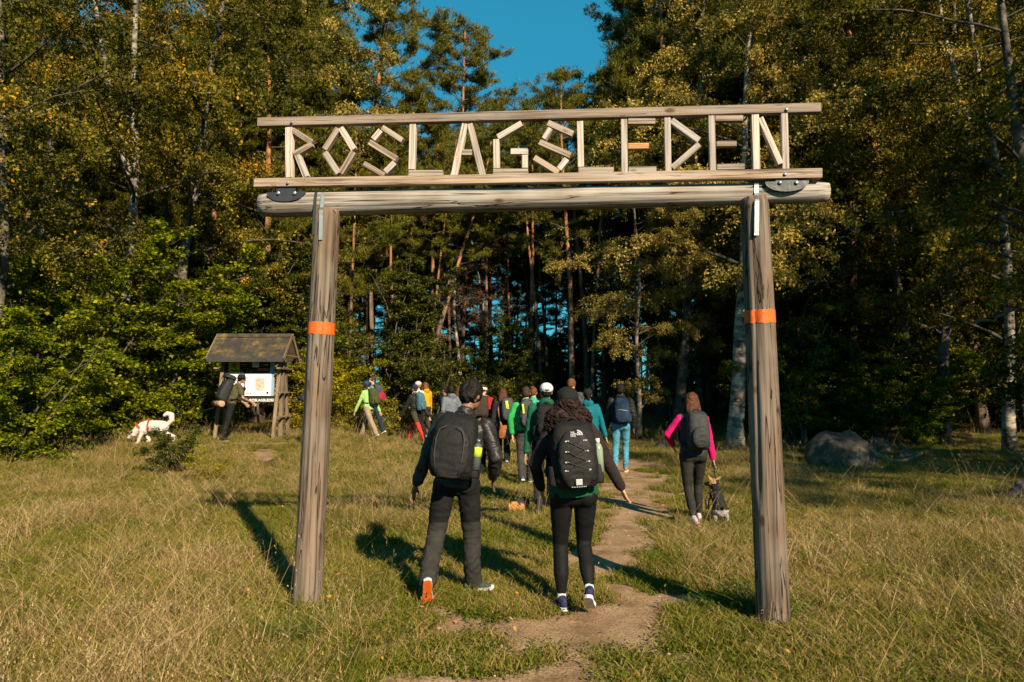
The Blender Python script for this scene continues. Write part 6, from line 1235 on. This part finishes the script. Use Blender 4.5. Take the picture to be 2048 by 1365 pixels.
def rock(name, label, px, Y, wx, wy, hz, seed, mat, cat='rock', sink=0.15, sub=5, skew=0.0):
    x = gx(px, Y); bm = bmesh.new(); bmesh.ops.create_icosphere(bm, subdivisions=sub, radius=1); rs = np.random.default_rng(seed); pl = []
    for q in range(16): d = Vector(rs.normal(0, 1, 3)); d.z = abs(d.z)*0.8; d.normalize(); pl.append((d, 0.84+0.15*rs.random()))
    for v in bm.verts:
        c = v.co.copy(); s = 1.0
        for d, k in pl:
            q = c.dot(d)
            if q > k: s = min(s, k/q)
        c = c*s; c += c.normalized()*(0.14*noise.noise(c*1.6+Vector((seed, 0, 0))) + 0.06*noise.noise(c*4+Vector((seed, 0, 0))) + 0.012*noise.noise(c*14))
        v.co = Vector((c.x*wx/2 + skew*c.z*wx, c.y*wy/2, c.z*hz))
    me = bpy.data.meshes.new(name); bm.to_mesh(me); bm.free(); me.materials.append(mat)
    for f in me.polygons: f.use_smooth = True
    o = link(name, me); o.location = (x, Y, H(x, Y)-sink*hz); return tag(o, label, cat)
rock('boulder', 'large dark grey boulder right of the right gate post', 1672, 15.6, 1.66, 1.4, 0.90, 5, GRAN, 'boulder', 0.14, skew=-0.03)
rock('rock', 'smaller dark rock behind the boulder to its right', 1752, 18.6, 0.75, 0.7, 0.50, 8, GRAN)
rock('rock', 'small low grey rock furthest right of the boulder, by the curved root', 1806, 16.8, 0.62, 0.5, 0.28, 11, GRAN)
rock('rock', 'reddish stone at the right edge of the meadow', 2046, 10.8, 0.60, 0.5, 0.34, 15, PINKR, sink=0.1)
rock('rock', 'small stone in the dark forest edge left of the birch', 1320, 19.5, 0.5, 0.5, 0.25, 21, GRAN)
def stick(name, label, pts, r0, r1, mat, cat, jit=0.02, seed=1, group=None, parent=None):
    rs = np.random.default_rng(seed); P_ = [Vector(p) for p in pts]; a = P_[0]; Q = []
    for i in range(len(P_)-1):
        for u in (0, 0.33, 0.66): Q.append(P_[i].lerp(P_[i+1], u)+Vector(rs.normal(0, jit, 3)) - a)
    Q.append(P_[-1]-a); n = len(Q); V, F = tube(Q, [r0+(r1-r0)*i/(n-1) for i in range(n)], 8); o = link(name, MB().add(V, F).mesh(name, mat, True)); o.location = a; return tag(o, label, cat, group)
gl = lambda px, Y, z: v3(gx(px, Y), Y, H(gx(px, Y), Y)+z)
stick('tree_root', 'curved bare root or branch lying between the boulder and the small rocks', [gl(1735, 16.2, 0.22), gl(1760, 16.0, 0.10), gl(1778, 15.8, 0.03), gl(1800, 15.8, 0.05), gl(1818, 16.0, 0.12), gl(1836, 16.3, 0.2)], 0.06, 0.03, B_DEAD, 'root', 0.01)
# chunk of log with torn orange wood
TORN = cloth('torn_orange_wood', (0.55, 0.26, 0.09), 0.9, 0.5, 60, 1.0, wrinkle=30); BARKD = cloth('dark_log_bark', (0.035, 0.035, 0.04), 0.8, 0.4, 50, 0.8)
lp = ground_hit(1035, 1022); lg_ = thing('log', 'short chunk of dark log with torn orange end lying left of the path', 'log', lp, R(20))
link('log_bark', solid('log_bark', [ctube([(0.02, 0.0, 0.07), (0.15, 0.12, 0.09)], [0.085, 0.075], 12)], [BARKD], 0.010, 1, 0.008, 18), lg_)
link('torn_end', solid('torn_end', [ball((-0.06, -0.02, 0.05), (0.10, 0.07, 0.07), 10, 8), ball((0.02, -0.05, 0.04), (0.08, 0.05, 0.06), 10, 8), ball((-0.12, 0.0, 0.03), (0.06, 0.05, 0.04), 10, 8)], [TORN], 0.009, 1, 0.022, 24), lg_)
CHIP = cloth('pale_wood_chip', (0.60, 0.42, 0.30), 0.9, 0.3, 50, 0.4); rs = np.random.default_rng(12)
for q in range(14):
    p = ground_hit(975+95*rs.random() if q < 9 else 1290+40*rs.random(), 1005+18*rs.random() if q < 9 else 908+14*rs.random()); s_ = 0.02+0.03*rs.random()
    o = link('wood_chip', MB().box((0, 0, 0), (s_, s_*0.5, s_*0.25), bev=0.003).mesh('wood_chip', CHIP)); o.location = p+v3(0, 0, 0.02); o.rotation_euler = (rs.normal(0, .4), rs.normal(0, .4), rs.random()*6)
    tag(o, 'pale wood chip lying in the grass beside the torn log' if q < 9 else 'pale wood chip lying in the grass right of the man in jeans', 'wood chip', 'wood chips by the log' if q < 9 else 'wood chips by the path')
# big grass tufts at the posts
def tuft(px, py, label, n, rad, hmin, hmax, seed, sc=1.0):
    p = ground_hit(px, py); o = link('grass_tuft', blade_mesh('grass_tuft', n, rad, hmin, hmax, 0.009, 0.9, TG, 5, seed=seed, lean=0.9)); o.location = p-v3(0, 0, 0.01); return tag(o, label, 'grass tuft')
TG = grassmat('tuft_grass', ((0.05, 0.085, 0.012), (0.11, 0.15, 0.025)), ((0.2, 0.18, 0.06), (0.26, 0.2, 0.09)), -0.15)
tuft(578, 1290, 'bluish green tuft of long grass in front of the left gate post', 150, 0.06, 0.14, 0.34, 61)
tuft(1515, 1225, 'dense green grass tuft at the foot of the right gate post', 170, 0.13, 0.12, 0.34, 62)
tuft(1585, 1240, 'green grass tuft just right of the right gate post', 90, 0.12, 0.08, 0.24, 63)
tuft(1440, 1215, 'dark green grass tuft left of the right gate post in its shade', 130, 0.16, 0.10, 0.26, 64)
tuft(935, 1200, 'green grass tuft under the shoe of the leather jacket man', 90, 0.14, 0.05, 0.13, 65)
tuft(650, 1225, 'low green tuft right of the left gate post', 60, 0.10, 0.06, 0.18, 66)
# pebbles on the path
PEB = [np_mesh('pebble', *MB_p, [GRAN], True) for MB_p in []]
rs = np.random.default_rng(77); k_ = 0
while k_ < 26:
    p = ground_hit(950+400*rs.random(), 1040+320*rs.random())
    if pathmask(p.x, p.y) < 0.2: continue
    k_ += 1; s_ = 0.010+0.018*rs.random()**2; V, F = ball((0, 0, 0), (s_, s_*0.8, s_*0.6), 8, 6); o = link('pebble', MB().add([v+v*0.2*noise.noise(v*60) for v in map(Vector, V)], F).mesh('pebble', GRAN if k_ % 2 else CHIP, True)); o.location = p + v3(0, 0, 0.012)
    tag(o, 'small pale pebble lying on the bare earth of the path', 'pebble', 'pebbles on the path')
# dead branches
stick('dead_branch', 'pale forked dead branch hanging in front of the pine right of the sign', [pt(1662, 322, 22.5), pt(1700, 345, 22.3), pt(1712, 372, 22.2), pt(1718, 398, 22.2), pt(1712, 415, 22.2), pt(1700, 424, 22.2)], 0.05, 0.015, B_DEAD, 'branch', 0.03, 3)
stick('dead_branch', 'bare grey branch reaching right from behind the right gate post', [pt(1500, 480, 20.5), pt(1580, 462, 20.0), pt(1620, 458, 19.8), pt(1670, 470, 19.6), pt(1700, 478, 19.6)], 0.05, 0.015, B_DEAD, 'branch', 0.03, 4)
stick('dead_branch', 'light bent branch of the crooked birch near the right edge', [pt(1950, 643, 17), pt(1985, 641, 16.9), pt(2020, 622, 16.8), pt(2060, 608, 16.8)], 0.04, 0.02, B_DEAD, 'branch', 0.02, 5)
